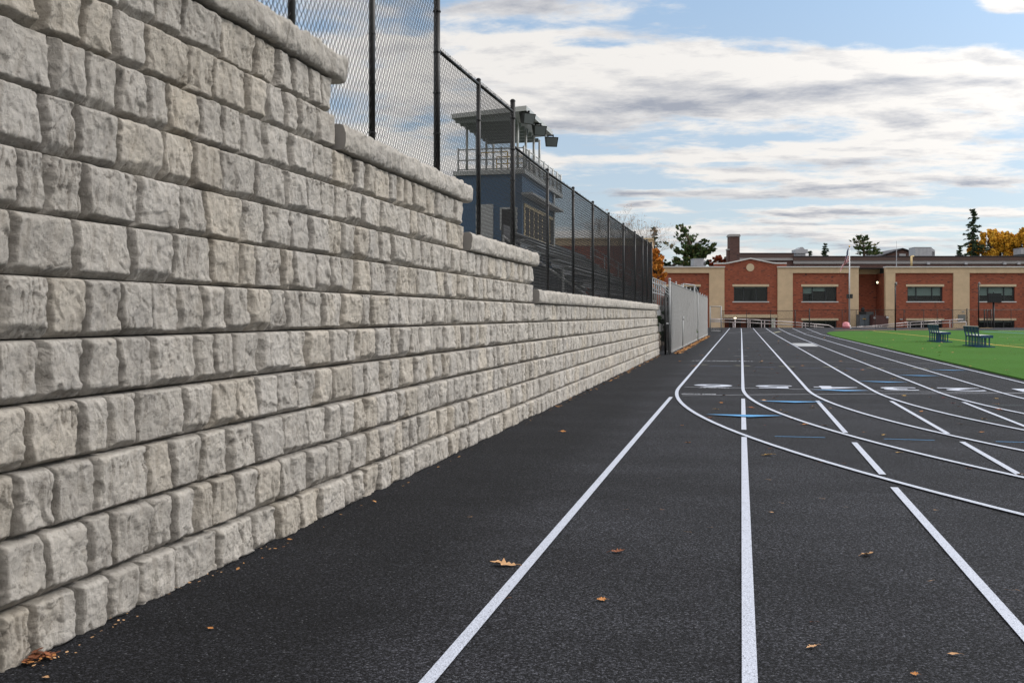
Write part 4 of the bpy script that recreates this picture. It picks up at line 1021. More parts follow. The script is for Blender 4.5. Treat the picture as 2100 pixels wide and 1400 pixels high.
# tall black poles on the field edge
for px, pyt, Y, lab in ((1836, 580.5, 83.5, 'tall thin black pole at the edge of the turf left of the benches'), (2007, 580.5, 92, 'tall thin black pole left of the dark scoreboard')):
    X_ = (px-1050)*Y/F; zt = CH-(pyt-HY)*Y/F
    o = empty('black_pole', (X_, Y, 0), lab, 'pole', 'net poles at the field edge')
    q = MB(); q.tube((X_, Y, 0), (X_, Y, zt), .055, 10); q.build('post', M['black_metal'], o, True)
    q = MB(); q.path([(X_, Y, zt-.1), (X_+.02, Y, zt+.05), (X_+.10, Y, zt+.05), (X_+.12, Y, zt-.2)], .035, 6); q.build('hook', M['galvanized'], o, True)
Ys = 104; X_ = (2037.5-1050)*Ys/F; zs = lambda py: CH-(py-HY)*Ys/F
sb = empty('scoreboard', (X_, Ys, ZG), 'small dark unlit scoreboard panel on a single black post before the school', 'scoreboard')
q = MB(); q.tube((X_, Ys, ZG), (X_, Ys, zs(620)), .10, 10); q.build('post', M['black_metal'], sb, True)
q = MB(); q.bb((2025.5-1050)*Ys/F, (2052-1050)*Ys/F, Ys-.2, Ys+.1, zs(620.3), zs(601.5)); q.build('display_panel', pmat('board_black', (.010, .011, .013), .6, 0, .3, 4), sb)
q = MB()
for xx in np.linspace(2027, 2050.5, 7): q.bb((xx-1050)*Ys/F-.02, (xx-1050)*Ys/F+.02, Ys-.22, Ys-.2, zs(619.5), zs(602.2))
for yy_ in (607, 614): q.bb((2026-1050)*Ys/F, (2051.5-1050)*Ys/F, Ys-.24, Ys-.222, zs(yy_)-.02, zs(yy_)+.02)
q.build('panel_grid', M['dark_frame'], sb)
q = MB(); q.tube((X_, Ys, zs(601.5)), (X_, Ys, zs(600)), .03, 6); q.sphere((X_, Ys, zs(599.6)), .07, 8, 6); q.build('horn', M['black_metal'], sb, True)
# machines parked in the recess
cx_ = (1775-1050)*116/F; zz = lambda py: CH-(py-HY)*116/F; qx2 = lambda px: (px-1050)*116/F
gen = empty('utility_cabinet', (qx2(1774), 116, ZG), 'grey-blue electrical cabinet with yellow warning strip inside the recessed bay', 'electrical cabinet')
q = MB(); q.bb(qx2(1764), qx2(1783), 116, 117.2, ZG, zz(646)); q.bb(qx2(1763.5), qx2(1783.5), 115.95, 117.25, zz(645.9), zz(645)); q.build('cabinet', pmat('slate', (.10, .125, .155), .55, 0, .1, 2), gen)
q = MB(); q.bb(qx2(1769), qx2(1776), 115.96, 115.995, zz(654.5), zz(653.2)); q.build('warning_strip', M['turf_yellow'], gen)
q = MB(); q.bb(qx2(1773.3), qx2(1773.7), 115.96, 115.99, ZG, zz(647)); q.bb(qx2(1771), qx2(1772.5), 115.94, 115.99, zz(657), zz(655.5)); q.build('door_seam', M['interior'], gen)
dp = empty('dumpster', (qx2(1798), 115.6, ZG), 'dark red-brown dumpster with grey hubs beside the electrical cabinet', 'dumpster')
q = MB(); q.prism([(qx2(1784), zz(668)), (qx2(1815), zz(668)), (qx2(1816), zz(648)), (qx2(1785), zz(645.5))], 115.0, 116.6); q.prism([(qx2(1785), ZG), (qx2(1814), ZG), (qx2(1814), zz(668)), (qx2(1785), zz(668))], 115.2, 116.4); q.build('body', pmat('maroon', (.085, .028, .026), .55, 0, .15, 2), dp)
q = MB(); q.tube((qx2(1812.5), 114.9, zz(651)), (qx2(1812.5), 115.0, zz(651)), .15, 12); q.tube((qx2(1787), 114.9, zz(652)), (qx2(1787), 115.0, zz(652)), .13, 12); q.build('hub', M['hvac'], dp, True)
q = MB(); q.bb(qx2(1778), qx2(1800), 117.4, 118.2, zz(646), zz(639)); q.bb(qx2(1798.5), qx2(1800.5), 117.35, 117.4, zz(645), zz(640)); 
tag(q.build('stacked_crate', M['hvac_dark'], None), 'low grey duct box behind the electrical cabinet in the bay', 'duct box')
q = MB(); q.bb(qx2(1767), qx2(1777), 116.1, 117, zz(645), zz(638.5)); q.sphere((qx2(1772.5), 116.5, zz(635)), .22, 10, 6, 1.3)
tag(q.build('machine_top', M['interior'], None), 'small black machine sitting on top of the electrical cabinet', 'machine')

# ------------------------------------------------------------------ benches on the turf (parallel with the track)
def make_bench(label, s0, t0, rot=0):
    bw = .42; L = 2.35; o = empty('team_bench', W(s0, t0, .03), label, 'bench', 'blue team benches on the turf')
    Wp = lambda s, t, z: W(s0+s, t0+t, z+.03)
    for i in range(5):
        s = L*i/4; fr = MB(); h = .022
        def bar(a, b, wd=.028):
            fr.tube(Wp(s, *a), Wp(s, *b), wd, 4)
        bar((-.14, .015), (bw+.16, .015), .024); bar((0, .015), (0, .40)); bar((0, .40), (-.09, .80)); bar((bw-.05, .015), (bw-.05, .40)); bar((-.02, .40), (bw, .40)); bar((bw*.45, .02), (bw*.45, .38), .02)
        fr.build('leg_frame', M['blue_paint'], o)
    q = MB(); q.tbox(s0-.12, s0+L+.12, t0+.03, t0+bw+.03, .463, .50); q.build('seat', M['bench_plank'], o)
    q = MB(); q.tbox(s0-.122, s0+L+.122, t0+bw+.032, t0+bw+.062, .40, .505); q.tbox(s0-.15, s0-.122, t0+.03, t0+bw+.06, .40, .505); q.build('seat_edge', M['blue_paint'], o)
    q = MB(); A = []
    for (t_, z_) in ((-.055, .60), (-.085, .60), (-.115, .84), (-.085, .84)): A += [Wp(-.12, t_+.03, z_-.03), Wp(L+.12, t_+.03, z_-.03)]
    q.add(A, [(0, 2, 4, 6), (1, 7, 5, 3), (0, 1, 3, 2), (2, 3, 5, 4), (4, 5, 7, 6), (6, 7, 1, 0)]); q.build('backrest', pmat('bench_teal', (.006, .035, .075), .55), o)
    q = MB(); q.tbox(s0-.13, s0+L+.13, t0-.10, t0-.045, .842, .862); q.build('back_cap', M['bench_plank'], o)
    return o
sB_, tB_ = gst(2008, 713.5); make_bench('blue metal bench nearer to the camera with cream seat and backrest top', sB_, tB_)
sA_, tA_ = gst(1926, 703); make_bench('smaller-looking blue bench farther off beside the yellow line', sA_, tA_)

# ------------------------------------------------------------------ press box and grandstand
pb = empty('press_box', W(44, -10.3, 1.5), 'blue press box with rooftop deck and white canopy seen through the black fence', 'press box')
s0_, s1_, t0_, t1_ = 41.0, 48.2, -11.9, -9.0
zt_ = 7.25; zb_ = 3.6
def tb(name, mat, par, *a):
    q = MB(); q.tbox(*a); return q.build(name, M[mat], par)
tb('body', 'pressbox_blue', pb, s0_, s1_, t0_, t1_, zb_, zt_)
tb('deck_edge', 'pressbox_trim', pb, s0_-.15, s1_+1.8, t0_-.1, t1_+.15, zt_, zt_+.18)
q = MB()
for z in np.arange(zb_+.2, zt_, .22): q.tbox(s0_-.012, s0_-.002, t0_, t1_, z, z+.03); q.tbox(s0_, s1_, t1_+.002, t1_+.012, z, z+.03)
q.build('siding', M['pressbox_blue'], pb)
# near end: door, window; front: long ribbon of windows
tb('door', 'pressbox_trim', pb, s0_-.06, s0_-.013, -11.0, -10.25, zb_+.3, 6.0)
wf = tb('window', 'pressbox_trim', pb, s0_-.06, s0_-.013, -9.95, -9.2, 4.9, 5.85); tb('pane', 'interior', wf, s0_-.075, s0_-.061, -9.87, -9.28, 4.98, 5.77)
wf = tb('front_window', 'cream', pb, s0_+.25, s1_-.4, t1_+.013, t1_+.06, 4.55, 6.05)
for i in range(7):
    a = s0_+.4+i*.93; tb('pane', 'interior', wf, a, a+.72, t1_+.061, t1_+.08, 4.7, 5.9)
tb('corner_trim', 'pressbox_trim', pb, s1_-.25, s1_+.02, t1_+.013, t1_+.08, zb_, zt_)
tb('soffit_band', 'pressbox_trim', pb, s0_-.2, s1_+.1, t1_+.0131, t1_+.5, 6.35, 6.45)
# canopy
cz = 9.50; cs0, cs1, ct0, ct1 = 39.3, 45.1, -11.6, -8.45
q = MB(); q.add([W(cs0, ct0, cz+.05), W(cs0, ct1, cz+.25), W(cs1, ct1, cz+.25), W(cs1, ct0, cz+.05), W(cs0, ct0, cz-.13), W(cs0, ct1, cz+.05), W(cs1, ct1, cz+.05), W(cs1, ct0, cz-.13)],
    [(0, 1, 2, 3), (7, 6, 5, 4), (0, 4, 5, 1), (1, 5, 6, 2), (2, 6, 7, 3), (3, 7, 4, 0)]); cano = q.build('canopy', M['roof_white'], pb)
q = MB()
for i in range(8): s_ = cs0+.3+i*(cs1-cs0-.6)/7; q.tbox(s_-.05, s_+.05, ct0+.1, ct1-.62, cz-.27, cz-.10)
q.build('rafter', M['roof_under'], cano)
for s_ in (40.6, 42.2, 43.9, 45.2):
    for t_ in (-11.3, -9.1):
        q = MB(); q.tube(W(s_, t_, zt_+.18), W(s_, t_, cz-.1), .055, 8); q.build('canopy_post', M['roof_white'], pb, True)
# deck railing
drl = MB(); s_e = 49.8
for z in (8.35, 7.9, 7.5): drl.tube(W(s0_, -8.92, z), W(s_e, -8.92, z), .028, 6); drl.tube(W(s0_, -8.92, z), W(s0_, -11.8, z), .028, 6); drl.tube(W(s_e, -8.92, z), W(s_e, -11.8, z), .028, 6)
drl.build('deck_rail', M['roof_white'], pb, True)
for s_ in np.linspace(s0_, s_e, 9): q = MB(); q.tube(W(s_, -8.92, zt_+.1), W(s_, -8.92, 8.42), .05, 6); q.build('rail_post', M['roof_white'], pb, True)
for t_ in (-9.9, -10.9, -11.8): q = MB(); q.tube(W(s0_, t_, zt_+.1), W(s0_, t_, 8.42), .04, 6); q.build('rail_post', M['roof_white'], pb, True)
chain('rail_mesh', (s0_, -8.94), (s_e, -8.94), 7.4, 8.3, M['galv_wire'], pb, h=.12, n=3, r=.003)
q = MB()
for a, b in (((41.3, -10.9), (41.3, -9.7)), ((42.6, -10.5), (42.6, -9.3))):
    for z in (7.95, 8.25): q.tube(W(*a, z), W(*b, z), .022, 6)
    q.tube(W(*a, 7.43), W(*a, 8.25), .022, 6); q.tube(W(*b, 7.43), W(*b, 8.25), .022, 6)
    q.build('hatch_rail', M['yellow_pipe'], pb, True); q = MB()
for i, (px, py, Y) in enumerate(((1079, 243.5, 40.5), (1103.5, 268, 42.9), (1129, 291, 45.3))):
    c = P(px, py, Y); lab = ['nearest black loudspeaker hanging under the canopy edge against the fence post', 'middle of the three loudspeakers hanging under the canopy', 'loudspeaker hanging clear beyond the corner of the canopy'][i]
    o = empty('loudspeaker', c, lab, 'loudspeaker', 'loudspeakers under the canopy')
    q = MB(); w_, h2 = .31, .22; Mx = Matrix.Rotation(R(-18), 3, 'Y') @ Matrix.Rotation(R(20), 3, 'X')
    Mx = Matrix.Rotation(R(35-12*i), 3, 'Z') @ Matrix.Rotation(R(12), 3, 'X')
    vs = [Mx @ Vector(v) for v in ((-w_, -.22, h2), (w_, -.22, h2), (w_*.8, .2, h2), (-w_*.8, .2, h2), (-w_*.85, -.20, -h2), (w_*.85, -.20, -h2), (w_*.5, .12, -h2*.9), (-w_*.5, .12, -h2*.9))]
    q.add([(v.x+c[0], v.y+c[1], v.z+c[2]) for v in vs], [(3, 2, 1, 0), (4, 5, 6, 7), (0, 1, 5, 4), (1, 2, 6, 5), (2, 3, 7, 6), (3, 0, 4, 7)]); q.build('cabinet', M['speaker_black'], o)
    q = MB(); vs = [Mx @ Vector(v) for v in ((-w_*.85, -.228, h2*.85), (w_*.85, -.228, h2*.85), (w_*.73, -.212, -h2*.85), (-w_*.73, -.212, -h2*.85))]; q.add([(v.x+c[0], v.y+c[1], v.z+c[2]) for v in vs], [(0, 1, 2, 3)]); q.build('grille', M['speaker_grey'], o)
    q = MB()
    for sx in (-1, 1): q.box((c[0]+sx*.12, c[1], c[2]+.21), (.05, .06, .16))
    q.box((c[0], c[1], c[2]+.29), (.30, .12, .05)); q.build('bracket', M['black_metal'], o)
gs = empty('grandstand', W(50, -7, 1.5), 'aluminium bleachers with guard rails behind the black fence', 'bleachers')
g0, g1 = 38.5, 60.0
for i in range(10):
    t_ = -4.9-.42*i; z = 1.95+.27*i
    tb('seat_plank', 'aluminium', gs, g0, g1, t_-.25, t_, z+.16, z+.20); tb('foot_board', 'aluminium', gs, g0, g1, t_+.02, t_+.30, z-.14, z-.10); tb('riser', 'aluminium' if i % 3 else 'under_dark', gs, g0, g1, t_-.27, t_-.255, z-.1, z+.16)
tb('rear_wall', 'under_dark', gs, g0, g1, -9.3, -9.2, 1.2, 4.9)
q = MB()
for s_ in np.arange(g0, g1, 2.4): q.tube(W(s_, -4.7, 1.25), W(s_, -9.2, 4.4), .05, 5); q.tube(W(s_, -9.2, 1.2), W(s_, -9.2, 4.5), .05, 5); q.tube(W(s_, -6.8, 1.2), W(s_, -6.8, 3.1), .05, 5)
q.build('understructure', M['aluminium'], gs)
q = MB(); q.tbox(g0, g1+4, -4.75, -4.7, 1.2, 1.75); q.build('front_skirt', M['aluminium'], gs)
q = MB()
for z in (3.28, 3.02, 2.5):
    q.tube(W(52, -4.6, z), W(g1+2.5, -4.55, z), .03, 6)
for s_ in np.arange(52, g1+2.6, 1.3): q.tube(W(s_, -4.6, 1.6), W(s_, -4.6, 3.28), .03, 6)
for z in (0, .35): q.tube(W(g1, -4.7, 3.0-z), W(g1, -8.9, 5.4-z), .03, 6); q.tube(W(g1+2.5, -3.7, 2.3-z), W(g1+2.5, -4.6, 3.1-z), .03, 6); q.tube(W(g1+.5, -3.5, 2.0-z), W(g1-2, -4.6, 3.1-z), .03, 6)
for f in np.linspace(0, 1, 6): q.tube(W(g1, -4.7-4.2*f, 1.6), W(g1, -4.7-4.2*f, 3.0+2.4*f), .025, 6)
q.build('guard_rail', M['galvanized'], gs, True)
q = MB()
for i in range(6): q.tbox(g1+.5, g1+2.3, -3.6-.22*i, -3.38-.22*i, .2+.24*i, .26+.24*i)
q.build('stair_tread', M['aluminium'], gs)
tb('stair_stringer', 'pressbox_trim', gs, g1+.44, g1+.49, -4.9, -3.4, .3, 1.9)

# ------------------------------------------------------------------ trees
# wind-swept pine traced limb by limb, each limb at its own depth
def pine(label, limbs_px, trunk_px, Y, seed, clr, dens=1, mat='pine_green', lsz=.13):
    r = random.Random(seed); base = P(trunk_px[0][0], 560, Y); o = empty('pine_tree', (base[0], Y, -1.85), label, 'tree')
    tpts = [(base[0], Y, -1.85)]+[P(x, y, Y) for x, y in trunk_px]
    limbs = [(tpts, .42*clr+.1, .05)]; cs, rd, dr = [], [], []
    def trunk_at(py):
        for (xa, ya), (xb, yb) in zip(trunk_px[:-1], trunk_px[1:]):
            if yb <= py <= ya: f = (ya-py)/(ya-yb); return xa+(xb-xa)*f
        return trunk_px[-1][0]
    for (ys, ex, ey, thick) in limbs_px:
        st = Vector(P(trunk_at(ys), ys, Y)); dy_ = r.uniform(-2.2, 2.2); en = Vector(P(ex, ey, Y)); en.y += dy_
        mid = (st+en)/2+Vector((0, 0, -.18*abs(en.x-st.x)*.4)); pts = [st, mid, en]; limbs.append((pts, .10*clr+.03, .02))
        L = (en-st).length; ns = max(3, int(L/.5))
        for q_ in range(ns):
            u = .25+.75*(q_+.5)/ns; c_ = (st.lerp(mid, u*2) if u < .5 else mid.lerp(en, u*2-1))
            tw = thick*(Y/F)*r.uniform(.55, 1.15)*(1.1-.35*u)
            for _ in range(2):
                off = Vector((r.uniform(-.5, .5), r.uniform(-1.2, 1.2), r.uniform(-.1, .6)*tw))
                cs.append(c_+off); rd.append((tw*1.2, tw*1.2, tw*.5)); d_ = (en-st).normalized(); dr.append((d_.x, d_.y, abs(d_.z)+.5))
    limb_mesh(limbs).build('trunk', M['bark'], o)
    V_, F_ = scatter_leaves(cs, rd, int(len(cs)*24*dens), lsz*1.5, seed=seed, elong=2.6, dirs=dr)
    nmesh('crown', V_, F_, M[mat], o); return o
pine('large wind-swept dark pine with wide ragged limbs behind the roof left of the chimney',
     [(545, 1378, 528, 7), (540, 1392, 541, 6), (530, 1370, 496, 4), (522, 1384, 510, 5), (518, 1383, 476, 3.5), (505, 1390, 484, 4), (492, 1391, 462, 3.5), (485, 1402, 470, 3.5), (480, 1396, 461, 3.5), (478, 1411, 466, 4),
      (505, 1430, 478, 4.5), (500, 1420, 482, 5), (515, 1443, 494, 6), (522, 1450, 502, 6), (528, 1462, 502, 5), (530, 1472, 509, 5), (532, 1458, 514, 6), (535, 1448, 520, 7), (540, 1440, 526, 8), (525, 1404, 516, 6), (515, 1400, 505, 6), (535, 1410, 528, 8), (540, 1424, 530, 9), (520, 1416, 508, 8), (528, 1430, 515, 8), (548, 1400, 538, 6), (548, 1448, 538, 6)],
     [(1420, 560), (1419, 530), (1416, 505), (1410, 485), (1400, 463)], 150, 5, 1.0, 1.1)
pine('slender open pine with airy limbs behind the long roof right of the flagpole',
     [(520, 1756, 517, 3), (512, 1752, 505, 4), (508, 1760, 500, 4), (500, 1750, 492, 4.5), (495, 1757, 486, 5), (492, 1768, 484, 5), (495, 1782, 490, 4), (500, 1790, 496, 4.5), (505, 1797, 500, 4), (508, 1792, 508, 4.5), (515, 1802, 512, 4.5), (518, 1806, 518, 5), (520, 1795, 520, 5), (512, 1782, 508, 4), (505, 1766, 510, 3)],
     [(1772, 560), (1772, 520), (1770, 500), (1768, 486)], 160, 9, .6, .62)
conifer('spruce_tree', 'dark spruce partly hidden by the tan-topped brick block at the fence end', 'tree', 1342, 466, 140, 30, 560, 11, dens=.9, ragged=.55, layers=16)
conifer('spruce_tree', 'tall ragged spruce rising above the yellow trees at the right', 'tree', 1996, 428, 150, 34, 540, 12, dens=1.3, ragged=.65, layers=17, droop=.45)
conifer('spruce_tree', 'short spruce tip beside the tall ragged spruce', 'tree', 1968, 503, 150, 17, 545, 13, dens=.8, ragged=.5, layers=9)
conifer('spruce_tree', 'small pointed spruce above the roof midway between chimney and flagpole', 'tree', 1692, 499, 150, 13, 540, 14, dens=.9, ragged=.5, layers=9)
conifer('spruce_tree', 'low spruce top just right of the white exhaust hood', 'tree', 1661, 515, 150, 8, 540, 15, dens=.9, ragged=.5, layers=6)
def broad(name, label, cx, cy, rx, ry, Y, mat, n, seed, lumps=26, base_py=600, lsz=.22, up=1.0, group=None, trunk=True):
    r = random.Random(seed); sc_ = Y/F; c = Vector(P(cx, cy, Y)); o = empty(name, (c.x, Y, -1.85), label, 'tree', group)
    cs, rd = [], []
    limbs = [([(c.x, Y, -1.85), (c.x, Y, c.z-ry*sc_*.6), (c.x+.2, Y, c.z)], .28, .08)]
    for i in range(lumps):
        a = r.uniform(0, 2*pi); u = r.uniform(-.9, 1)**1; rad = (1-abs(u)**2.2)**.5*r.uniform(.5, 1)
        p_ = c+Vector((cos(a)*rx*sc_*rad, sin(a)*rx*sc_*rad*.8, u*ry*sc_))
        cs.append(p_); q_ = r.uniform(.10, .22)*min(rx, ry)*sc_; rd.append((q_, q_, q_*up))
        limbs.append(([(c.x, Y, c.z-ry*sc_*.5), tuple((Vector((c.x, Y, c.z-ry*sc_*.3))+p_)/2+Vector((0, 0, -.1))), tuple(p_)], .07, .015))
    limb_mesh(limbs).build('trunk', M['bark'], o)
    V_, F_ = scatter_leaves(cs, rd, n, lsz, seed=seed, elong=1.5); nmesh('crown', V_, F_, M[mat], o); return o
broad('yellow_tree', 'bright yellow autumn tree spreading below the tall ragged spruce', 2040, 508, 50, 30, 152, 'yellow_leaves', 12000, 21, 110, up=1.9, lsz=.26)
broad('yellow_tree', 'second yellow autumn tree cut off by the right edge of the picture', 2104, 500, 24, 27, 150, 'yellow_leaves', 6000, 22, 60, up=1.9, lsz=.26)
broad('orange_tree', 'orange-leaved autumn tree before the school at the end of the black fence', 1341, 556, 24, 44, 84, 'orange_leaves', 9000, 23, 95, lsz=.16)
broad('red_tree', 'small red-orange maple showing above the roof left of the chimney', 1478, 540, 22, 14, 148, 'red_leaves', 3500, 24, 22, up=1.2)
broad('green_bush', 'low green treetops along the roof behind the dark panels', 1378, 541, 34, 9, 152, 'spruce_green', 4200, 25, 30)
broad('green_bush', 'small green treetop between the grey air conditioner and the red maple', 1456, 541, 13, 9, 152, 'spruce_green', 1500, 26, 12)
def bare(label, cx, cyt, Y, seed, hw):
    r = random.Random(seed); base = Vector((P(cx, 0, Y)[0], Y, -1.85)); top = Vector(P(cx, cyt, Y)); o = empty('bare_tree', base, label, 'tree'); limbs = []
    tr_ = [base, base.lerp(top, .35), base.lerp(top, .55)]; limbs.append((tr_, .22, .10)); tips = []
    def grow(p, d, L, rr, lv):
        e = p+d*L; limbs.append(([p, (p+e)/2+Vector((r.uniform(-.1, .1), 0, r.uniform(-.1, .1))), e], rr, rr*.55))
        if lv == 0: tips.append(e); return
        for _ in range(3):
            nd = (d+Vector((r.uniform(-.7, .7), r.uniform(-.5, .5), r.uniform(-.25, .5)))).normalized(); grow(e, nd, L*r.uniform(.6, .85), rr*.55, lv-1)
    H = (top-base).z
    for i in range(5):
        d = Vector((r.uniform(-.6, .6), r.uniform(-.5, .5), 1)).normalized(); grow(base.lerp(top, .45+.03*i), d, H*.17, .06, 4)
    limb_mesh(limbs).build('trunk', M['bark_pale'], o)
    V_, F_ = scatter_leaves(tips, [.25]*len(tips), 500, .08, seed=seed, elong=1.3); nmesh('crown', V_, F_, M['litter_mix'], o)
bare('pale nearly leafless tree above the black fence, taller of the pair', 1280, 436, 120, 31, 18)
bare('pale nearly leafless tree above the black fence, lower of the pair', 1308, 455, 120, 32, 14)

# ------------------------------------------------------------------ plants, litter and leaves
def sprig(name, label, px, py, wpx, hpx, Y, n, lsz, seed, mat='weed_green', cat='plant'):
    r = random.Random(seed); x, y, _ = P(px, py, Y); o = empty(name, (x, y, 0), label, cat); sc_ = Y/F; limbs, cs = [], []
    for i in range(9):
        f = i/8; tip = Vector((x+r.uniform(-.5, .5)*wpx*sc_, y+r.uniform(-.1, .1), r.uniform(.15, 1)*hpx*sc_)); limbs.append(([(x-.05, y, 0), tuple(tip*.5+Vector((x, y, 0))*.5), tuple(tip)], .006, .003)); cs.append(tip)
    limb_mesh(limbs).build('stem', M['bark'], o)
    V_, F_ = scatter_leaves(cs, [.09]*len(cs), n, lsz, seed=seed, elong=1.7); nmesh('foliage', V_, F_, M[mat], o)
xg, yg = G(1419, 700)
sprig('weed', 'bright green leafy weed growing at the foot of the pale fence', 1422, 700, 12, 26, yg, 150, .085, 41)
sprig('shrub', 'dark tangled shrub in the gap between wall end and black gate', 1356, 720, 26, 95, 35.5, 900, .10, 42, 'spruce_green', 'shrub')
# litter drifts along the fence foot and the wall foot
def litter(name, label, pts, n, size, seed, spread, kind='stuff', mat='litter_mix', zr=.02):
    r = np.random.RandomState(seed); V_ = []
    for i in range(n):
        f = r.rand()*(len(pts)-1); k0 = int(f); f -= k0; a, b = np.array(pts[k0][:2]), np.array(pts[min(k0+1, len(pts)-1)][:2]); c = a*(1-f)+b*f
        c = c+np.array([r.normal()*spread, r.normal()*spread]); s_ = size*r.uniform(.4, 1.2); th = r.uniform(0, 2*pi); el = r.uniform(1.2, 3.5) if r.rand() < .8 else 7
        A = np.array([cos(th), sin(th), r.uniform(-.25, .35)])*s_*.5; B = np.array([-sin(th), cos(th), r.uniform(-.3, .3)])*s_*.5/el*1.6
        p0 = np.array([c[0], c[1], .012+abs(r.normal())*zr]); V_ += [p0-A, p0-.2*A+B*.9, p0+.35*A+B, p0+A, p0+.3*A-B, p0-.3*A-B*.8]
    F_ = [tuple(range(i*6, i*6+6)) for i in range(n)]
    return tag(nmesh(name, V_, F_, M[mat], None), label, 'leaf litter', kind=kind)
litter('leaf_litter', 'band of orange dead leaves drifted along the foot of the pale galvanized fence', [W(33.5, -2.10), W(48, -2.0), W(62, -1.92)], 1100, .11, 51, .05)
WB = lambda s_: W(s_, -2.50)
litter('leaf_litter', 'thin scatter of brown leaf scraps along the foot of the stone wall', [WB(s_) for s_ in (4.2, 9, 16, 24, 33)], 110, .028, 52, .016, zr=.006)
litter('leaf_litter', 'sparse leaf scraps caught along the far half of the wall foot', [WB(s_) for s_ in (13, 20, 26, 32.5)], 120, .06, 56, .03)
litter('leaf_pile', 'small heap of rust-brown leaves and twigs against the nearest stone of the wall', [G(58, 1362), G(78, 1352), G(112, 1350)], 46, .035, 53, .007, mat='leaf_brown', zr=.010)
litter('leaf_pile', 'orange leaf crumbs lying before the rust-brown heap', [G(50, 1366), G(66, 1364), G(120, 1356)], 14, .026, 57, .006, mat='leaf_orange', zr=.008)
litter('twigs', 'pale pine needles and twigs lying beside the rust-brown leaf heap', [G(70, 1372), G(140, 1345), G(330, 1225), G(420, 1190), G(560, 1122)], 45, .016, 54, .022, mat='leaf_tan', zr=.002)
litter('turf_leaves', 'pale specks of leaf scattered over the green turf', [G(1760, 690), G(1850, 700), G(1960, 705), G(2090, 730), G(2000, 690)], 90, .09, 55, 3.0, zr=.012)
for o_ in [o_ for o_ in bpy.data.objects if o_.name.startswith('turf_leaves')]:
    for v in o_.data.vertices: v.co.z += .03
def leaf_mesh(kind, seed, cup=.25):
    r = random.Random(seed)
    if kind == 'oak':
        half = [(0, .03), (.10, .16), (.18, .10), (.30, .30), (.38, .14), (.52, .34), (.58, .15), (.72, .26), (.80, .10), (1.0, .02)]
    elif kind == 'maple':
        half = [(0, .02), (.05, .28), (.22, .22), (.30, .48), (.42, .40), (.50, .22), (.62, .36), (.70, .16), (.85, .20), (1.0, .02)]
    elif kind == 'oval': half = [(0, .01), (.15, .15), (.35, .24), (.6, .25), (.82, .15), (1.0, .01)]
    else: half = [(0, .02), (.3, .06), (.7, .05), (1, .01)]
    tw = r.uniform(-.25, .25); vs, fs = [], []
    n = len(half)
    for sx in (0, 1, -1):
        for (x, y) in half:
            yy_ = y*sx*r.uniform(.85, 1.1); bend = cup*(x-.5)**2*1.2; z = .02+bend+abs(yy_)*r.uniform(.15, .55)*(1 if sx > 0 else .7)+tw*yy_*.6
            vs.append((x-.5, yy_, max(.01, z)))
    for i in range(n-1):
        fs.append((i, i+1, n+i+1, n+i)); fs.append((i+1, i, 2*n+i, 2*n+i+1))
    b = len(vs)       # stem
    st = [(-.5, 0, .05+cup*.3), (-.68, .04, .10), (-.85, .12, .03)]
    for (x, y, z) in st:
        vs += [(x, y-.012, z), (x, y+.012, z), (x, y, z+.02)]
    for i in range(2):
        for j in range(3): fs.append((b+i*3+j, b+i*3+(j+1) % 3, b+i*3+3+(j+1) % 3, b+i*3+3+j))
    me = bpy.data.meshes.new('leaf_'+kind); me.from_pydata(vs, [], fs); me.update(); return me
protos = {}
for kd in ('oak', 'maple', 'oval', 'scrap'):
    for ci in ('tan', 'orange', 'yellow', 'brown', 'red'):
        for v in range(2):
            me = leaf_mesh(kd, hash((kd, v)) % 97+v*5, .3 if v else .12); me.materials.append(M['leaf_'+ci]); protos[(kd, ci, v)] = me
Lf = []   # px, py, width px, kind, colour
big = [(1031, 1160, 54, 'oak', 'tan'), (1268, 1133, 28, 'oak', 'brown'), (1233, 1232, 20, 'maple', 'orange'), (1036, 1229, 16, 'scrap', 'orange'), (1781, 1139, 28, 'maple', 'tan'), (1572, 934, 22, 'maple', 'yellow'),
  (1907, 1193, 12, 'scrap', 'tan'), (2070, 1212, 22, 'scrap', 'tan'), (1664, 1329, 26, 'oak', 'tan'), (1666, 1278, 18, 'oval', 'brown'), (1955, 1344, 24, 'oval', 'tan'), (1875, 1385, 16, 'maple', 'orange'),
  (432, 1291, 16, 'oval', 'orange'), (95, 1392, 18, 'maple', 'tan'), (1155, 886, 12, 'oval', 'orange'), (1412, 909, 11, 'maple', 'orange'), (1841, 929, 13, 'oval', 'yellow'), (1988, 963, 12, 'maple', 'brown'), (2090, 974, 16, 'oval', 'orange'),
  (1578, 921, 9, 'oval', 'brown'), (1684, 949, 7, 'scrap', 'orange'), (1732, 951, 7, 'scrap', 'brown'), (1731, 1041, 8, 'scrap', 'tan'), (1917, 1047, 8, 'oval', 'tan'), (1688, 1024, 9, 'scrap', 'tan'), (1578, 985, 10, 'scrap', 'tan'), (1604, 1033, 6, 'scrap', 'tan'), (1583, 1052, 6, 'oval', 'tan'),
  (1453, 1083, 10, 'scrap', 'tan'), (1408, 1092, 13, 'scrap', 'tan'), (1356, 1046, 8, 'scrap', 'orange'), (1282, 1046, 7, 'scrap', 'orange'), (1348, 982, 6, 'scrap', 'orange'), (966, 1061, 8, 'scrap', 'tan'), (1126, 861, 0, 'oval', 'orange')]
for b in big:
    if b[2]: Lf.append(b)
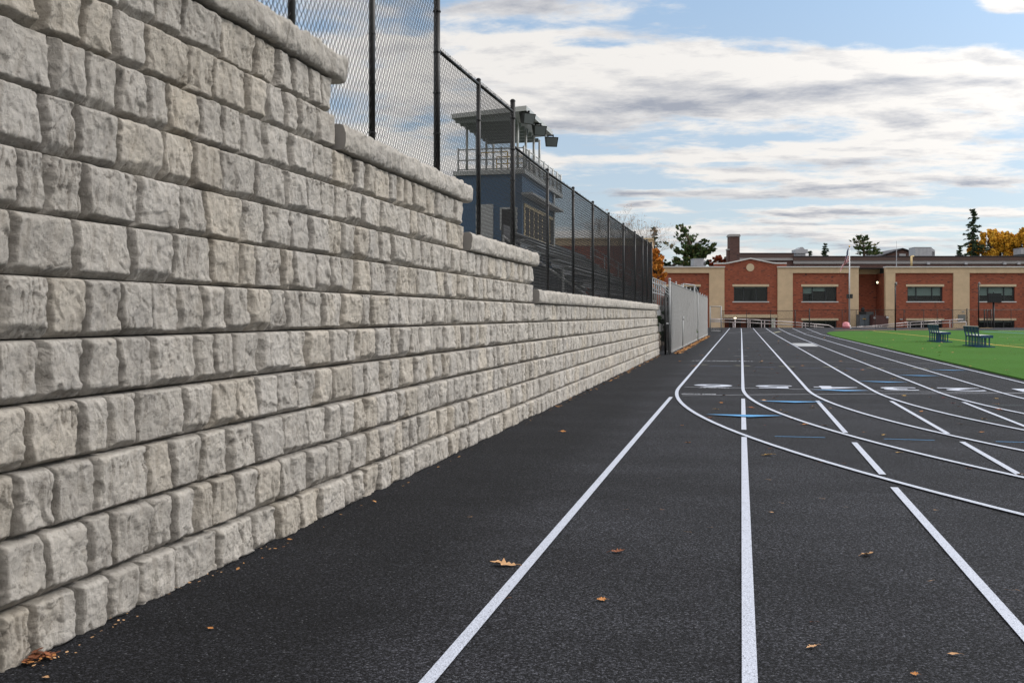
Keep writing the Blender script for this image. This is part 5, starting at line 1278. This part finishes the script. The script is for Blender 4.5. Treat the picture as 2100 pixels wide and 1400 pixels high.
r4 = [(400, 530, 12, 'orange'), (230, 478, 6, 'orange'), (470, 415, 7, 'tan'), (310, 388, 6, 'brown'), (705, 845, 8, 'orange'), (865, 738, 6, 'orange'), (1110, 490, 7, 'yellow'), (1118, 476, 5, 'tan'), (1210, 500, 7, 'red'), (1550, 528, 7, 'orange'),
  (1230, 560, 5, 'tan'), (1040, 582, 6, 'orange'), (1495, 445, 4, 'orange'), (1490, 408, 5, 'orange'), (1085, 410, 5, 'tan'), (1070, 366, 5, 'orange'), (965, 338, 5, 'tan'), (680, 928, 8, 'orange'), (630, 996, 10, 'yellow'), (1005, 984, 14, 'brown'),
  (1250, 878, 6, 'orange'), (1280, 858, 9, 'brown'), (1140, 903, 10, 'tan'), (1375, 1030, 8, 'yellow'), (1655, 982, 11, 'yellow'), (1662, 961, 7, 'tan'), (1325, 1004, 5, 'tan'), (550, 1090, 11, 'brown'), (260, 1172, 6, 'orange'), (1447, 1101, 11, 'brown'),
  (1583, 1161, 12, 'orange'), (1800, 1171, 9, 'orange'), (1148, 1170, 4, 'red'), (2015, 582, 7, 'tan'), (1965, 478, 6, 'orange'), (1455, 560, 7, 'brown'), (1285, 606, 5, 'red'), (812, 388, 3, 'tan'), (757, 350, 4, 'tan'), (1400, 300, 4, 'orange'), (1610, 360, 4, 'orange'), (1300, 283, 4, 'orange'), (1110, 288, 4, 'tan'), (856, 457, 4, 'orange')]
for x, y, w_, c_ in r4: Lf.append((1350+x/5.25, 650+y/5.25, w_, random.choice(['oval', 'oak', 'maple']), c_))
r5 = [(708, 664, 9, 'yellow'), (680, 669, 5, 'tan'), (360, 572, 7, 'orange'), (280, 556, 6, 'orange'), (180, 583, 7, 'tan'), (805, 852, 9, 'yellow'), (1095, 865, 5, 'orange'), (1230, 873, 8, 'red'), (1807, 882, 8, 'yellow'), (1815, 942, 11, 'tan'), (1395, 968, 6, 'orange'),
  (1345, 929, 8, 'red'), (992, 1022, 8, 'orange'), (915, 1078, 9, 'red'), (1660, 1102, 10, 'yellow'), (1420, 1154, 9, 'brown'), (1650, 1244, 9, 'orange'), (1838, 1003, 13, 'brown'), (385, 465, 5, 'tan'), (295, 390, 5, 'orange'), (125, 478, 5, 'orange'), (1105, 773, 7, 'yellow'), (325, 985, 4, 'orange'), (370, 1243, 6, 'orange'), (585, 1275, 7, 'yellow'), (20, 983, 5, 'tan')]
for x, y, w_, c_ in r5: Lf.append((1700+x/5.25, 650+y/5.25, w_, random.choice(['oval', 'oak', 'maple']), c_))
turf_l = [(350, 183, 4, 'orange'), (405, 228, 4, 'orange'), (655, 255, 4, 'tan'), (680, 335, 4, 'yellow'), (1010, 350, 4, 'orange'), (940, 265, 4, 'orange'), (1190, 393, 8, 'tan'), (1345, 355, 4, 'tan'), (1640, 412, 5, 'yellow'), (1955, 375, 4, 'tan'), (1710, 480, 4, 'orange'), (1370, 455, 3, 'tan'), (1785, 462, 4, 'tan'), (1410, 512, 4, 'orange'), (1525, 543, 6, 'orange'), (1912, 587, 6, 'tan'), (820, 245, 4, 'orange'), (620, 320, 4, 'yellow'), (1020, 298, 7, 'tan'), (735, 212, 3, 'orange'), (1925, 622, 4, 'orange'), (1115, 345, 4, 'tan')]
for x, y, w_, c_ in turf_l: Lf.append((1700+x/5.25, 650+y/5.25, w_, random.choice(['oval', 'oak']), c_))
rows = []; rng_ = random.Random(4)
names_ln = ['first', 'second', 'third', 'fourth', 'fifth', 'sixth', 'seventh']
for (px, py, wpx, kd, ci) in Lf:
    x, y = G(px, py); s_, t_ = ST(x, y); size = max(.028, wpx*y/F*(1.0 if wpx > 12 else 1.05))
    nl = sum(t_ > q for q in LT)
    if t_ > 5.5: zone = 'on the green turf'
    elif nl == 0: zone = 'between the stone wall and the first lane line'
    elif nl == 7: zone = 'at the turf edge'
    else: zone = 'between the %s and %s lane lines from the wall' % (names_ln[nl-1], names_ln[nl])
    look = {'oak': 'lobed', 'maple': 'pointed', 'oval': 'oval', 'scrap': 'slender'}[kd]
    rows.append([y, x, s_, t_, size, kd, ci, look, zone])
rows.sort(key=lambda r_: r_[0]); cnt = {}
for r_ in rows: key = (r_[6], r_[7], r_[8]); cnt[key] = cnt.get(key, 0)+1
seen = {}; ordn = ['nearest', 'second nearest', 'third nearest', 'fourth nearest', 'fifth nearest', 'sixth nearest', 'seventh nearest', 'eighth nearest', 'ninth nearest']
for (y, x, s_, t_, size, kd, ci, look, zone) in rows:
    key = (ci, look, zone); seen[key] = seen.get(key, 0)+1
    lab = ('%s %s leaf %s' % (ci, look, zone)) if cnt[key] == 1 else ('%s %s %s leaf %s' % (ordn[seen[key]-1], ci, look, zone))
    me = protos[(kd, ci, rng_.randint(0, 1))]; o = bpy.data.objects.new('fallen_leaf', me); C.objects.link(o)
    o.location = (x, y, .034 if t_ > 5.5 else .006); o.scale = (size*1.0, size*rng_.uniform(.8, 1.1), size*rng_.uniform(.7, 1.2))
    o.rotation_euler = (rng_.uniform(-.12, .12), rng_.uniform(-.12, .12), rng_.uniform(-.5, .5)+(pi if rng_.random() < .5 else 0))
    tag(o, lab, 'leaf', 'fallen leaves on track and turf')
